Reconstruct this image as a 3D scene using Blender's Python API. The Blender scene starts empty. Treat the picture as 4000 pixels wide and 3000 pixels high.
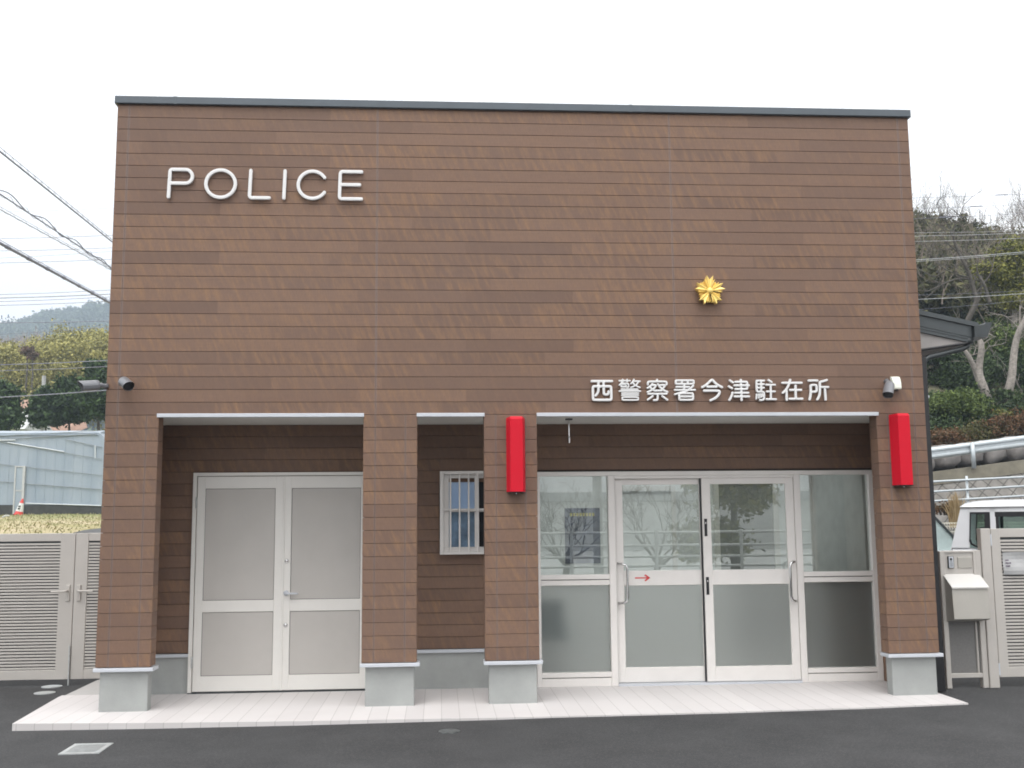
import bpy, math, random
import numpy as np
from mathutils import Vector, Matrix
R = math.radians
SC = bpy.context.scene
COL = SC.collection

# ------------------------------------------------------------------ camera
CAM = np.array([2.920, -9.511, 1.570])
YAW, PITCH, ROLL = 0.0693, 0.12912, -0.00917
FPX = 4154.2                                   # focal length in photo pixels (4000 wide)
def basis():
    cy, sy, cp, sp = math.cos(YAW), math.sin(YAW), math.cos(PITCH), math.sin(PITCH)
    f = np.array([sy*cp, cy*cp, sp]); r = np.array([cy, -sy, 0.0]); u = np.cross(r, f)
    cr, sr = math.cos(ROLL), math.sin(ROLL)
    return cr*r+sr*u, -sr*r+cr*u, f
BR, BU, BF = basis()
def at(px, py, y):
    """surveyed point: photo pixel (4000x3000) at the distance plane y"""
    d = BR*(px-2000)/FPX - BU*(py-1500)/FPX + BF
    return CAM + d*(y-CAM[1])/d[1]
cam = bpy.data.cameras.new('camera'); cam.lens = FPX*36/4000; cam.sensor_width = 36
cam.clip_start = .1; cam.clip_end = 3000
camo = bpy.data.objects.new('camera', cam); COL.objects.link(camo)
m = Matrix.Identity(4)
for i in range(3):
    m[i][0], m[i][1], m[i][2], m[i][3] = BR[i], BU[i], -BF[i], CAM[i]
camo.matrix_world = m
SC.camera = camo

# ------------------------------------------------------------------ sky, sun, exposure
SUN_EL, SUN_AZ = R(66), R(196)                 # azimuth clockwise from +y: behind the camera, a little left
W = bpy.data.worlds.new('World'); SC.world = W; W.use_nodes = True
nt = W.node_tree; bg = nt.nodes['Background']
sky = nt.nodes.new('ShaderNodeTexSky'); sky.sky_type = 'NISHITA'; sky.sun_disc = False
sky.sun_elevation = SUN_EL; sky.sun_rotation = SUN_AZ
sky.air_density = 1.0; sky.dust_density = 5.0; sky.ozone_density = 1.0
hs = nt.nodes.new('ShaderNodeHueSaturation'); hs.inputs['Saturation'].default_value = .0
cl = nt.nodes.new('ShaderNodeMix'); cl.data_type = 'RGBA'; cl.blend_type = 'ADD'; cl.inputs[0].default_value = 1.0   # even cloud layer over the clear sky
tc = nt.nodes.new('ShaderNodeTexCoord'); sx = nt.nodes.new('ShaderNodeSeparateXYZ'); nt.links.new(tc.outputs['Generated'], sx.inputs[0])
rp_ = nt.nodes.new('ShaderNodeValToRGB'); nt.links.new(sx.outputs[2], rp_.inputs[0])                # overcast sky: brighter toward the zenith
rp_.color_ramp.elements[0].color = (.43, .423, .417, 1); rp_.color_ramp.elements[1].color = (1, .972, .948, 1)
sc0 = nt.nodes.new('ShaderNodeVectorMath'); sc0.operation = 'SCALE'; sc0.inputs['Scale'].default_value = 10.6
nt.links.new(rp_.outputs[0], sc0.inputs[0]); nt.links.new(sc0.outputs[0], cl.inputs[7])
nt.links.new(sky.outputs[0], hs.inputs['Color']); nt.links.new(hs.outputs[0], cl.inputs[6]); nt.links.new(cl.outputs[2], bg.inputs['Color'])
bg.inputs['Strength'].default_value = .15
sl = bpy.data.lights.new('sun', 'SUN'); sl.energy = .7; sl.angle = R(35); sl.color = (1, .955, .90)
so = bpy.data.objects.new('sun', sl); COL.objects.link(so)
sd = Vector((math.sin(SUN_AZ)*math.cos(SUN_EL), math.cos(SUN_AZ)*math.cos(SUN_EL), math.sin(SUN_EL)))
so.rotation_euler = sd.to_track_quat('Z', 'Y').to_euler()
SC.view_settings.view_transform = 'Standard'; SC.view_settings.look = 'None'
SC.view_settings.exposure = 0.14; SC.view_settings.gamma = 1
SC.cycles.filter_width = 1.8; SC.cycles.max_bounces = 8; SC.cycles.transparent_max_bounces = 16

# ------------------------------------------------------------------ material helpers
def newmat(name):
    m = bpy.data.materials.new(name); m.use_nodes = True
    t = m.node_tree
    return m, t, t.nodes['Principled BSDF']
def N(t, kind, **kw):
    n = t.nodes.new('ShaderNode'+kind)
    for k, v in kw.items(): setattr(n, k, v)
    return n
def mixc(t, fac, a, b, mode='MIX'):
    n = N(t, 'Mix', data_type='RGBA', blend_type=mode)
    for sock, v in ((n.inputs[0], fac), (n.inputs[6], a), (n.inputs[7], b)):
        if hasattr(v, 'is_linked') or hasattr(v, 'links'): t.links.new(v, sock)
        elif isinstance(v, tuple): sock.default_value = v+(1,) if len(v) == 3 else v
        else: sock.default_value = v
    return n.outputs[2]
def math_(t, op, a, b=None, c=None):
    n = N(t, 'Math', operation=op)
    for i, v in enumerate((a, b, c)):
        if v is None: continue
        if hasattr(v, 'links'): t.links.new(v, n.inputs[i])
        else: n.inputs[i].default_value = v
    return n.outputs[0]
def noise(t, scale, vec=None, detail=4, rough=.6):
    n = N(t, 'TexNoise'); n.inputs['Scale'].default_value = scale
    n.inputs['Detail'].default_value = detail; n.inputs['Roughness'].default_value = rough
    if vec is not None: t.links.new(vec, n.inputs['Vector'])
    return n.outputs['Fac']
def ramp(t, fac, *stops):
    n = N(t, 'ValToRGB'); e = n.color_ramp.elements
    while len(e) < len(stops): e.new(.5)
    for el, (p, c) in zip(e, stops):
        el.position = p; el.color = (c, c, c, 1) if not isinstance(c, tuple) else c+(1,)
    t.links.new(fac, n.inputs[0]); return n.outputs[0]
def pos(t): return N(t, 'NewGeometry').outputs['Position']
def scaled(t, vec, sx, sy, sz):
    n = N(t, 'Mapping'); n.inputs['Scale'].default_value = (sx, sy, sz); t.links.new(vec, n.inputs[0]); return n.outputs[0]
def bump(t, b, h, strength=.3, dist=.01):
    n = N(t, 'Bump'); n.inputs['Strength'].default_value = strength; n.inputs['Distance'].default_value = dist
    t.links.new(h, n.inputs['Height']); t.links.new(n.outputs[0], b.inputs['Normal'])
def simple(name, col, rough=.5, metal=0, var=.08, sc=6, bmp=0, bsc=80, spec=.5):
    m, t, b = newmat(name)
    p = pos(t); f = noise(t, sc, p)
    lo = tuple(c*(1-var) for c in col); hi = tuple(min(1, c*(1+var)) for c in col)
    t.links.new(mixc(t, ramp(t, f, (.3, 0.), (.7, 1.)), lo, hi), b.inputs['Base Color'])
    b.inputs['Roughness'].default_value = rough; b.inputs['Metallic'].default_value = metal
    b.inputs['Specular IOR Level'].default_value = spec
    if bmp: bump(t, b, noise(t, bsc, p), bmp, .004)
    return m
def leafmat(name, dark, light, trans=.25):
    m, t, b = newmat(name)
    g = N(t, 'NewGeometry'); r = g.outputs['Random Per Island']
    f = noise(t, .9, g.outputs['Position'], 2)
    k = math_(t, 'ADD', math_(t, 'MULTIPLY', r, .6), math_(t, 'MULTIPLY', f, .5))
    t.links.new(ramp(t, k, (.2, dark), (.85, light)), b.inputs['Base Color'])
    b.inputs['Roughness'].default_value = .6; b.inputs['Specular IOR Level'].default_value = .2
    return m

XW_ = 7.41; PIERS_ = [(0,.46), (2.25,2.727), (3.325,3.80), (6.945,7.41)]
def siding():
    m, t, b = newmat('wood_grain_siding'); p = pos(t)
    s = N(t, 'SeparateXYZ'); t.links.new(p, s.inputs[0])
    x = math_(t, 'ADD', s.outputs[0], math_(t, 'MULTIPLY', s.outputs[1], 1.0)); z = s.outputs[2]
    row = math_(t, 'FLOOR', math_(t, 'DIVIDE', math_(t, 'SUBTRACT', z, .3705), .11375))
    r4 = math_(t, 'MODULO', math_(t, 'ADD', row, 40), 4)
    off = math_(t, 'FRACT', math_(t, 'MULTIPLY', math_(t, 'ADD', r4, 1), .377))
    seg = math_(t, 'FLOOR', math_(t, 'DIVIDE', math_(t, 'ADD', x, math_(t, 'MULTIPLY', off, 2.0)), .98))
    cv = N(t, 'CombineXYZ')
    for i, v in enumerate((seg, r4)): t.links.new(v, cv.inputs[i])
    t.links.new(math_(t, 'FLOOR', math_(t, 'DIVIDE', row, 12)), cv.inputs[2])
    wn = N(t, 'TexWhiteNoise', noise_dimensions='3D'); t.links.new(cv.outputs[0], wn.inputs['Vector'])
    sc_ = N(t, 'SeparateColor'); t.links.new(wn.outputs['Color'], sc_.inputs[0])
    base = ramp(t, sc_.outputs[0], (0., (.150, .091, .066)), (.5, (.180, .109, .077)), (1., (.208, .125, .085)))
    # straight grain along the board
    g1 = noise(t, 1.0, scaled(t, p, 3, 3, 95), 5, .65)
    base = mixc(t, math_(t, 'MULTIPLY', ramp(t, g1, (.42, 0.), (.66, 1.)), .30), base, (.130, .086, .067))
    # slanted flame grain on some of the boards
    sl_ = math_(t, 'ADD', x, math_(t, 'MULTIPLY', z, .38))
    c2 = N(t, 'CombineXYZ'); t.links.new(math_(t, 'MULTIPLY', sl_, 21), c2.inputs[0]); t.links.new(math_(t, 'MULTIPLY', z, 4.5), c2.inputs[2])
    g2 = noise(t, 1.0, c2.outputs[0], 4, .6)
    amt = ramp(t, sc_.outputs[1], (.38, .22), (.72, .85))
    base = mixc(t, math_(t, 'MULTIPLY', ramp(t, g2, (.44, 0.), (.74, 1.)), amt), base, (.285, .160, .080))
    g4 = noise(t, 1.0, scaled(t, p, 85, 85, 22), 3, .6)
    base = mixc(t, math_(t, 'MULTIPLY', ramp(t, g4, (.35, 0.), (.65, 1.)), .30), base, (.118, .070, .048))
    # weathering
    g3 = noise(t, .7, p, 3)
    base = mixc(t, math_(t, 'MULTIPLY', ramp(t, g3, (.35, 0.), (.7, 1.)), .18), base, (.17, .12, .10))
    band = None
    for xc in (.105, 2.356, 5.086, XW_-.105):
        k_ = math_(t, 'LESS_THAN', math_(t, 'ABSOLUTE', math_(t, 'SUBTRACT', s.outputs[0], xc)), .012)
        band = k_ if band is None else math_(t, 'MAXIMUM', band, k_)
    band = math_(t, 'MULTIPLY', math_(t, 'MULTIPLY', band, math_(t, 'GREATER_THAN', z, 2.53)), math_(t, 'LESS_THAN', s.outputs[1], .02))
    base = mixc(t, math_(t, 'MULTIPLY', band, .42), base, (.200, .158, .148))
    pb = None
    for a_, b_ in PIERS_:
        for xc in (a_+.105, b_-.105):
            k_ = math_(t, 'LESS_THAN', math_(t, 'ABSOLUTE', math_(t, 'SUBTRACT', s.outputs[0], xc)), .011)
            pb = k_ if pb is None else math_(t, 'MAXIMUM', pb, k_)
    pb = math_(t, 'MULTIPLY', math_(t, 'MULTIPLY', pb, math_(t, 'LESS_THAN', z, 2.53)), math_(t, 'LESS_THAN', s.outputs[1], .02))
    base = mixc(t, math_(t, 'MULTIPLY', pb, .38), base, (.175, .138, .130))
    t.links.new(base, b.inputs['Base Color']); b.inputs['Roughness'].default_value = .62
    b.inputs['Specular IOR Level'].default_value = .35
    bump(t, b, noise(t, 1.0, scaled(t, p, 12, 12, 160), 4), .25, .002)
    return m
def asphalt():
    m, t, b = newmat('asphalt'); p = pos(t)
    n1 = noise(t, 1.6, p, 7, .7); n2 = noise(t, 60, p, 4, .9); n3 = noise(t, .35, scaled(t, p, 1, 2.2, 1), 3)
    c = mixc(t, ramp(t, n1, (.3, 0.), (.7, 1.)), (.029, .0293, .031), (.051, .0513, .053))
    c = mixc(t, math_(t, 'MULTIPLY', ramp(t, n3, (.45, 0.), (.7, 1.)), .35), c, (.041, .0415, .043))
    c = mixc(t, math_(t, 'MULTIPLY', ramp(t, n2, (.50, 0.), (.72, 1.)), .6), c, (.135, .133, .13))
    t.links.new(c, b.inputs['Base Color']); b.inputs['Roughness'].default_value = .85
    b.inputs['Specular IOR Level'].default_value = .3
    bump(t, b, n2, .6, .006); return m
def tilemat():
    m, t, b = newmat('porch_tile'); p = pos(t)
    s = N(t, 'SeparateXYZ'); t.links.new(p, s.inputs[0])
    x = math_(t, 'ADD', s.outputs[0], .024)
    fx = math_(t, 'ABSOLUTE', math_(t, 'SUBTRACT', math_(t, 'FRACT', math_(t, 'DIVIDE', x, .1483)), .5))
    joint = math_(t, 'GREATER_THAN', fx, .482)
    fy = math_(t, 'ABSOLUTE', math_(t, 'SUBTRACT', math_(t, 'FRACT', math_(t, 'DIVIDE', s.outputs[1], .62)), .5))
    cv = N(t, 'CombineXYZ'); t.links.new(math_(t, 'FLOOR', math_(t, 'DIVIDE', x, .1483)), cv.inputs[0])
    wn = N(t, 'TexWhiteNoise', noise_dimensions='1D'); t.links.new(math_(t, 'FLOOR', math_(t, 'DIVIDE', x, .1483)), wn.inputs['W'])
    c = mixc(t, wn.outputs['Value'], (.535, .510, .504), (.58, .554, .546))
    n1 = noise(t, 1.7, p, 5)
    c = mixc(t, math_(t, 'MULTIPLY', ramp(t, n1, (.5, 0.), (.75, 1.)), .35), c, (.49, .466, .456))
    c = mixc(t, math_(t, 'MULTIPLY', joint, .75), c, (.33, .315, .305))
    t.links.new(c, b.inputs['Base Color']); b.inputs['Roughness'].default_value = .55
    b.inputs['Specular IOR Level'].default_value = .35
    bump(t, b, noise(t, 120, p), .15, .002); return m
def concrete(name, col, stain=.25):
    m, t, b = newmat(name); p = pos(t)
    c = mixc(t, ramp(t, noise(t, 2.2, p, 6), (.3, 0.), (.72, 1.)), tuple(v*(1-stain) for v in col), tuple(v*1.06 for v in col))
    c = mixc(t, math_(t, 'MULTIPLY', ramp(t, noise(t, 40, p, 3), (.55, 0.), (.8, 1.)), .25), c, tuple(v*.75 for v in col))
    t.links.new(c, b.inputs['Base Color']); b.inputs['Roughness'].default_value = .85
    bump(t, b, noise(t, 90, p), .3, .003); return m
def clearglass(name, tint, ior=1.55, dens=1.0):
    m, t, b = newmat(name); t.nodes.remove(b)
    tr = N(t, 'BsdfTransparent'); tr.inputs[0].default_value = tint+(1,)
    gl = N(t, 'BsdfGlossy'); gl.inputs['Roughness'].default_value = .0; gl.inputs[0].default_value = (.95, 1, .99, 1)
    fr = N(t, 'Fresnel'); fr.inputs[0].default_value = ior
    mx = N(t, 'MixShader'); t.links.new(math_(t, 'MINIMUM', math_(t, 'MULTIPLY', fr.outputs[0], dens), 1.), mx.inputs[0])
    t.links.new(tr.outputs[0], mx.inputs[1]); t.links.new(gl.outputs[0], mx.inputs[2])
    t.links.new(mx.outputs[0], t.nodes['Material Output'].inputs[0]); return m
def frosted():
    m, t, b = newmat('frosted_glass'); t.nodes.remove(b); p = pos(t)
    tl = N(t, 'BsdfTranslucent'); tl.inputs[0].default_value = (.90, .95, .935, 1)
    df = N(t, 'BsdfDiffuse'); df.inputs[0].default_value = (.60, .63, .615, 1)
    rf = N(t, 'BsdfRefraction'); rf.inputs['IOR'].default_value = 1.45; rf.inputs['Roughness'].default_value = .80; rf.inputs[0].default_value = (.95, .99, .975, 1)
    gl = N(t, 'BsdfGlossy'); gl.inputs['Roughness'].default_value = .35
    m1 = N(t, 'MixShader'); m1.inputs[0].default_value = .78; t.links.new(tl.outputs[0], m1.inputs[1]); t.links.new(rf.outputs[0], m1.inputs[2])
    m2 = N(t, 'MixShader'); m2.inputs[0].default_value = .12; t.links.new(m1.outputs[0], m2.inputs[1]); t.links.new(df.outputs[0], m2.inputs[2])
    m3 = N(t, 'MixShader'); m3.inputs[0].default_value = .05; t.links.new(m2.outputs[0], m3.inputs[1]); t.links.new(gl.outputs[0], m3.inputs[2])
    t.links.new(m3.outputs[0], t.nodes['Material Output'].inputs[0]); return m
def grassmat():
    m, t, b = newmat('dry_grass'); p = pos(t)
    a = noise(t, .33, p, 4); c2 = noise(t, 2.5, p, 5, .7)
    s = N(t, 'SeparateXYZ'); t.links.new(p, s.inputs[0])
    far = ramp(t, math_(t, 'ADD', math_(t, 'MULTIPLY', s.outputs[1], .022), math_(t, 'MULTIPLY', a, .35)), (.72, 0.), (.95, 1.))
    c = mixc(t, ramp(t, c2, (.35, 0.), (.65, 1.)), (.36, .29, .17), (.44, .37, .25))
    c = mixc(t, ramp(t, a, (.45, 0.), (.6, 1.)), c, (.25, .225, .09))
    c = mixc(t, far, c, (.19, .205, .075))
    t.links.new(c, b.inputs['Base Color']); b.inputs['Roughness'].default_value = .9
    bump(t, b, c2, .6, .05); return m
def blockwall():
    """concrete lattice blocks laid as diamonds"""
    m, t, b = newmat('diamond_block_concrete'); p = pos(t)
    s = N(t, 'SeparateXYZ'); t.links.new(p, s.inputs[0])
    def saw(v): return math_(t, 'ABSOLUTE', math_(t, 'SUBTRACT', math_(t, 'FRACT', v), .5))
    u = math_(t, 'DIVIDE', math_(t, 'ADD', s.outputs[0], s.outputs[2]), .46); v = math_(t, 'DIVIDE', math_(t, 'SUBTRACT', s.outputs[0], s.outputs[2]), .46)
    j = math_(t, 'MAXIMUM', math_(t, 'GREATER_THAN', saw(u), .455), math_(t, 'GREATER_THAN', saw(v), .455))
    c = mixc(t, ramp(t, noise(t, 2.5, p, 6), (.3, 0.), (.7, 1.)), (.15, .14, .125), (.27, .255, .235))
    c = mixc(t, math_(t, 'MULTIPLY', j, .8), c, (.06, .058, .05))
    t.links.new(c, b.inputs['Base Color']); b.inputs['Roughness'].default_value = .9
    bump(t, b, math_(t, 'SUBTRACT', 1., j), .6, .02); return m
def greenhouse_film():
    m, t, b = newmat('greenhouse_film'); p = pos(t)
    s = N(t, 'SeparateXYZ'); t.links.new(p, s.inputs[0])
    n1 = noise(t, 1.0, scaled(t, p, 2.2, 1, .12), 3); n2 = noise(t, .5, p, 3)
    c = mixc(t, ramp(t, n1, (.35, 0.), (.65, 1.)), (.245, .30, .36), (.305, .355, .41))
    c = mixc(t, math_(t, 'MULTIPLY', ramp(t, n2, (.4, 0.), (.7, 1.)), .4), c, (.35, .40, .445))
    t.links.new(c, b.inputs['Base Color']); b.inputs['Roughness'].default_value = .3
    bump(t, b, noise(t, 1, scaled(t, p, 9, 1, 1.5), 3), .3, .03); return m

MAT = dict(
 siding=siding(), back=simple('siding_backer', (.05, .036, .03), .8), asphalt=asphalt(), tile=tilemat(),
 plinth=concrete('rendered_plinth', (.34, .352, .342), .2),
 alu=simple('white_aluminium', (.51, .53, .57), .35, .0, .03),
 trim=simple('pale_door_frame', (.69, .67, .635), .38, 0, .02),
 trim2=simple('sash_aluminium', (.70, .672, .645), .35, .0, .03),
 panel=simple('door_panel', (.445, .422, .396), .5, 0, .03, 3, .1, 300),
 seam=simple('sealant', (.165, .122, .108), .6), seamd=simple('corner_sealant', (.15, .115, .10), .7), coping=simple('dark_metal_coping', (.085, .10, .115), .35, .2, .05),
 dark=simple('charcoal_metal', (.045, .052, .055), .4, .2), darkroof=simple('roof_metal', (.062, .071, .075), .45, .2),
 soffit=simple('soffit_board', (.66, .66, .62), .7, 0, .03), underside=simple('eave_board', (.33, .31, .30), .8),
 letter=simple('letter_white', (.68, .675, .67), .35, 0, .015), gold=simple('gilded_metal', (.92, .68, .21), .38, .15, .06, 40),
 red=simple('red_lamp_plastic', (.56, .006, .022), .5, 0, .02, 6, 0, 80, .2), arrow=simple('red_arrow_film', (.62, .05, .05), .5),
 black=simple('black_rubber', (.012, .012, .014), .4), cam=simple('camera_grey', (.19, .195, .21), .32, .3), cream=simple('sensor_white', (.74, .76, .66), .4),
 steel=simple('polished_steel', (.68, .68, .68), .16, 1, .03), gate=simple('gate_aluminium', (.475, .447, .415), .42, .15, .03),
 boxm=simple('letterbox_metal', (.40, .38, .345), .4, .2, .04), boxtop=simple('letterbox_lid', (.60, .585, .56), .35, .1, .02), smoke=simple('smoked_panel', (.16, .155, .15), .45, 0, .1, 60),
 glass=clearglass('clear_glass', (.80, .87, .85), 1.6, 4.0), vglass=clearglass('car_glass', (.70, .78, .75), 1.5), wglass=clearglass('window_glass', (.95, .97, 1.), 1.4), frost=frosted(),
 white=simple('white_car_paint', (.70, .71, .73), .22, 0, .01), roomw=simple('room_wall', (.76, .765, .75), .8), roomf=simple('room_floor', (.62, .62, .60), .5),
 wood=simple('cabinet_wood', (.045, .030, .014), .5, 0, .2, 4), teal=simple('teal_fabric', (.03, .07, .075), .8), poster=simple('poster_blue', (.13, .145, .20), .5, 0, .4, 8),
 yellow=simple('yellow_print', (.55, .48, .12), .5), curtain=simple('blue_curtain', (.55, .70, .90), .8, 0, .05), darkcurtain=simple('dark_blue_curtain', (.22, .33, .45), .8, 0, .4, 5),
 grate=simple('galvanised_steel', (.52, .54, .54), .4, .5, .12, 30), iron=simple('cast_iron', (.14, .15, .15), .5, .5, .4, 30), galv=simple('galvanised_rail', (.46, .50, .52), .4, .3, .08),
 wire=simple('cable_black', (.20, .21, .26), .6), wiregrey=simple('cable_grey', (.22, .23, .26), .5), wirelight=simple('bright_wire', (.5, .52, .53), .4, .3),
 grass=grassmat(), blade=leafmat('grass_blades', (.15, .165, .055), (.37, .33, .20)), film=greenhouse_film(), filmlight=simple('film_fold', (.52, .56, .59), .3),
 ghdark=simple('black_sheet', (.05, .052, .052), .7, 0, .3, 3), ghrail=simple('greenhouse_rail', (.24, .27, .29), .6), conered=simple('cone_red', (.62, .07, .06), .5), conewhite=simple('cone_white', (.7, .7, .68), .5),
 soil=simple('hill_soil', (.09, .085, .05), .95, 0, .4, .3), redsoil=simple('red_soil', (.30, .19, .14), .95, 0, .3, .5),
 ever=leafmat('pine_leaves', (.008, .020, .010), (.065, .11, .035)), bamboo=leafmat('bamboo_leaves', (.17, .17, .05), (.42, .38, .13)),
 hillleaf=leafmat('hill_forest_leaves', (.035, .062, .042), (.105, .14, .075)), hill2=leafmat('slope_forest_leaves', (.020, .028, .009), (.135, .13, .05)),
 brownleaf=leafmat('dry_brown_leaves', (.055, .032, .022), (.14, .09, .06)), camph=leafmat('yellow_green_leaves', (.05, .07, .015), (.26, .25, .055)),
 bushleaf=leafmat('bush_leaves', (.020, .042, .010), (.14, .185, .048)), redleaf=leafmat('azalea_leaves', (.035, .032, .010), (.17, .085, .045)),
 olive=leafmat('olive_leaves', (.03, .035, .012), (.13, .12, .045)), shrub=leafmat('dark_shrub_leaves', (.007, .018, .007), (.05, .08, .024)), dryg=leafmat('dry_reed', (.22, .15, .07), (.42, .32, .18)),
 bark=simple('grey_bark', (.25, .225, .20), .9, 0, .35, 9, .6, 30), barkd=simple('dark_bark', (.085, .075, .063), .9, 0, .3, 6), twig=simple('twig_grey', (.15, .135, .125), .9, 0, .25, 3),
 twigpale=simple('twig_pale', (.30, .27, .265), .9, 0, .2, 3), twigred=simple('twig_brown', (.17, .14, .115), .9, 0, .25, 3),
 stone=concrete('boulder_stone', (.27, .25, .235), .45), block=blockwall(), wallc=concrete('old_wall_concrete', (.235, .215, .165), .4), pole=concrete('concrete_pole', (.42, .42, .41), .15),
 meshw=simple('mesh_white', (.62, .60, .50), .4), tyre=simple('tyre_rubber', (.02, .02, .02), .8), rim=simple('wheel_rim', (.4, .4, .42), .3, .7), roofpale=simple('pale_roof', (.45, .46, .46), .6),
 plastic=simple('plastic_sheet', (.41, .41, .41), .25, 0, .04, 12), print_=simple('dark_print', (.08, .05, .09), .6), whiteb=simple('white_building', (.70, .70, .68), .7, 0, .05), lightmetal=simple('louver_grey', (.30, .30, .29), .5),
)

# ------------------------------------------------------------------ mesh helpers
class M:
    def __init__(s): s.v = []; s.f = []
    def add(s, vs, fs):
        o = len(s.v); s.v += [tuple(map(float, p)) for p in vs]; s.f += [tuple(i+o for i in f) for f in fs]; return s
    def box(s, x0, x1, y0, y1, z0, z1):
        return s.add([(x0,y0,z0),(x1,y0,z0),(x1,y1,z0),(x0,y1,z0),(x0,y0,z1),(x1,y0,z1),(x1,y1,z1),(x0,y1,z1)],
                     [(0,3,2,1),(4,5,6,7),(0,1,5,4),(1,2,6,5),(2,3,7,6),(3,0,4,7)])
    def cbox(s, x0, x1, y0, y1, z0, z1, b=.004):
        """box with chamfered vertical and front edges"""
        def ring(y, i): return [(x0+i,y,z0+i),(x1-i,y,z0+i),(x1-i,y,z1-i),(x0+i,y,z1-i)]
        vs = ring(y0, b)+ring(y0+b, 0)+ring(y1-b, 0)+ring(y1, b); fs = [(0,1,2,3)]
        for k in range(3):
            for i in range(4):
                a, c = k*4+i, k*4+(i+1)%4; fs.append((a, a+4, c+4, c))
        fs.append((15,14,13,12)); return s.add(vs, fs)
    def hexa(s, b, t):
        return s.add(list(b)+list(t), [(0,3,2,1),(4,5,6,7),(0,1,5,4),(1,2,6,5),(2,3,7,6),(3,0,4,7)])
    def prism(s, poly, y0, y1):
        """polygon in (x,z) pushed along y"""
        n = len(poly); vs = [(x,y0,z) for x,z in poly]+[(x,y1,z) for x,z in poly]
        return s.add(vs, [tuple(range(n)), tuple(range(2*n-1, n-1, -1))]+[(i, i+n, (i+1)%n+n, (i+1)%n) for i in range(n)])
    def tube(s, pts, rad, seg=8, cap=True):
        pts = [np.array(p, float) for p in pts]; n = len(pts)
        if not hasattr(rad, '__len__'): rad = [rad]*n
        o = len(s.v); up = None
        for i, p in enumerate(pts):
            d = pts[min(i+1, n-1)]-pts[max(i-1, 0)]; d = d/(np.linalg.norm(d)+1e-12)
            if up is None:
                a = np.array([0,0,1.]) if abs(d[2]) < .9 else np.array([0,1.,0])
                up = np.cross(d, a)
            up = up-d*(up@d); up = up/(np.linalg.norm(up)+1e-12); w = np.cross(d, up)
            for k in range(seg):
                a = 2*math.pi*k/seg; q = p+rad[i]*(math.cos(a)*up+math.sin(a)*w); s.v.append(tuple(q))
        for i in range(n-1):
            for k in range(seg):
                a, b = o+i*seg+k, o+i*seg+(k+1)%seg; s.f.append((a, b, b+seg, a+seg))
        if cap:
            s.f.append(tuple(o+k for k in range(seg))[::-1]); s.f.append(tuple(o+(n-1)*seg+k for k in range(seg)))
        return s
    def lathe(s, prof, c, seg=20, ax='z'):
        o = len(s.v)
        for r, h in prof:
            for k in range(seg):
                a = 2*math.pi*k/seg; x, y = r*math.cos(a), r*math.sin(a)
                p = (x, y, h) if ax == 'z' else ((x, h, y) if ax == 'y' else (h, x, y))
                s.v.append(tuple(c[i]+p[i] for i in range(3)))
        for i in range(len(prof)-1):
            for k in range(seg):
                a, b = o+i*seg+k, o+i*seg+(k+1)%seg; s.f.append((a, b, b+seg, a+seg))
        s.f.append(tuple(o+k for k in range(seg))[::-1]); s.f.append(tuple(o+(len(prof)-1)*seg+k for k in range(seg)))
        return s
    def quads(s, c, size, rng, flat=0.):
        """random leaf-like quads round the given points"""
        n = len(c); a = rng.normal(size=(n,3)); a[:,2] *= (1-flat); a /= np.linalg.norm(a, axis=1)[:,None]+1e-9
        b = rng.normal(size=(n,3)); b -= a*(a*b).sum(1)[:,None]; b /= np.linalg.norm(b, axis=1)[:,None]+1e-9
        sz = size*rng.uniform(.55, 1.25, n)[:,None]; a = a*sz; b = b*sz*.55
        o = len(s.v); v = np.stack([c-a, c+b*.9-a*.1, c+a, c-b*.9+a*.1], 1).reshape(-1,3)
        s.v += [tuple(p) for p in v.tolist()]; s.f += [(o+4*i, o+4*i+1, o+4*i+2, o+4*i+3) for i in range(n)]
        return s

def setp(o, label=None, cat=None, group=None, kind=None):
    for k, v in (('label', label), ('category', cat), ('group', group), ('kind', kind)):
        if v: o[k] = v
    return o
def put(name, mm, mat, parent=None, label=None, cat=None, group=None, kind=None, smooth=False):
    me = bpy.data.meshes.new(name); me.from_pydata(mm.v, [], mm.f); me.update()
    me.materials.append(MAT[mat] if isinstance(mat, str) else mat)
    if smooth: me.shade_smooth()
    o = bpy.data.objects.new(name, me); COL.objects.link(o)
    if parent is not None:
        o.parent = parent
        base = parent
        off = Vector((0,0,0))
        while base is not None: off += base.location; base = base.parent
        o.location = -off if parent.type == 'EMPTY' else Vector((0,0,0))
        if parent.type != 'EMPTY': o.location = -off
    return setp(o, label, cat, group, kind)
def thing(name, loc, label, cat, group=None):
    o = bpy.data.objects.new(name, None); COL.objects.link(o); o.location = loc; o.empty_display_size = .2
    return setp(o, label, cat, group)
def dup(root, loc, label=None):
    r = root.copy(); COL.objects.link(r); r.location = loc
    if label: r['label'] = label
    for c in list(root.children):
        d = c.copy(); COL.objects.link(d); d.parent = r
        for g in list(c.children):
            e = g.copy(); COL.objects.link(e); e.parent = d
    return r

# ------------------------------------------------------------------ ground
BRD = .11375; Z0 = .37; XW = 7.41; D = .95; PT = .165
def ground_z(x): return -.058 if x < -.6 else (-.058+(x+.6)/4.4*.046 if x < 3.8 else -.012)
g = M(); xs = [-260,-60,-12,-4,-.6,.5,1.6,2.7,3.8,8,20,60,260]; ys = [-120,-30,-8,-2,0,3,5.9,9,20,60]
for y in ys:
    for x in xs: g.v.append((x, y, ground_z(x)))
for j in range(len(ys)-1):
    for i in range(len(xs)-1):
        a = j*len(xs)+i; g.f.append((a, a+1, a+1+len(xs), a+len(xs)))
put('ground', g, 'asphalt', kind='structure')
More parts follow.
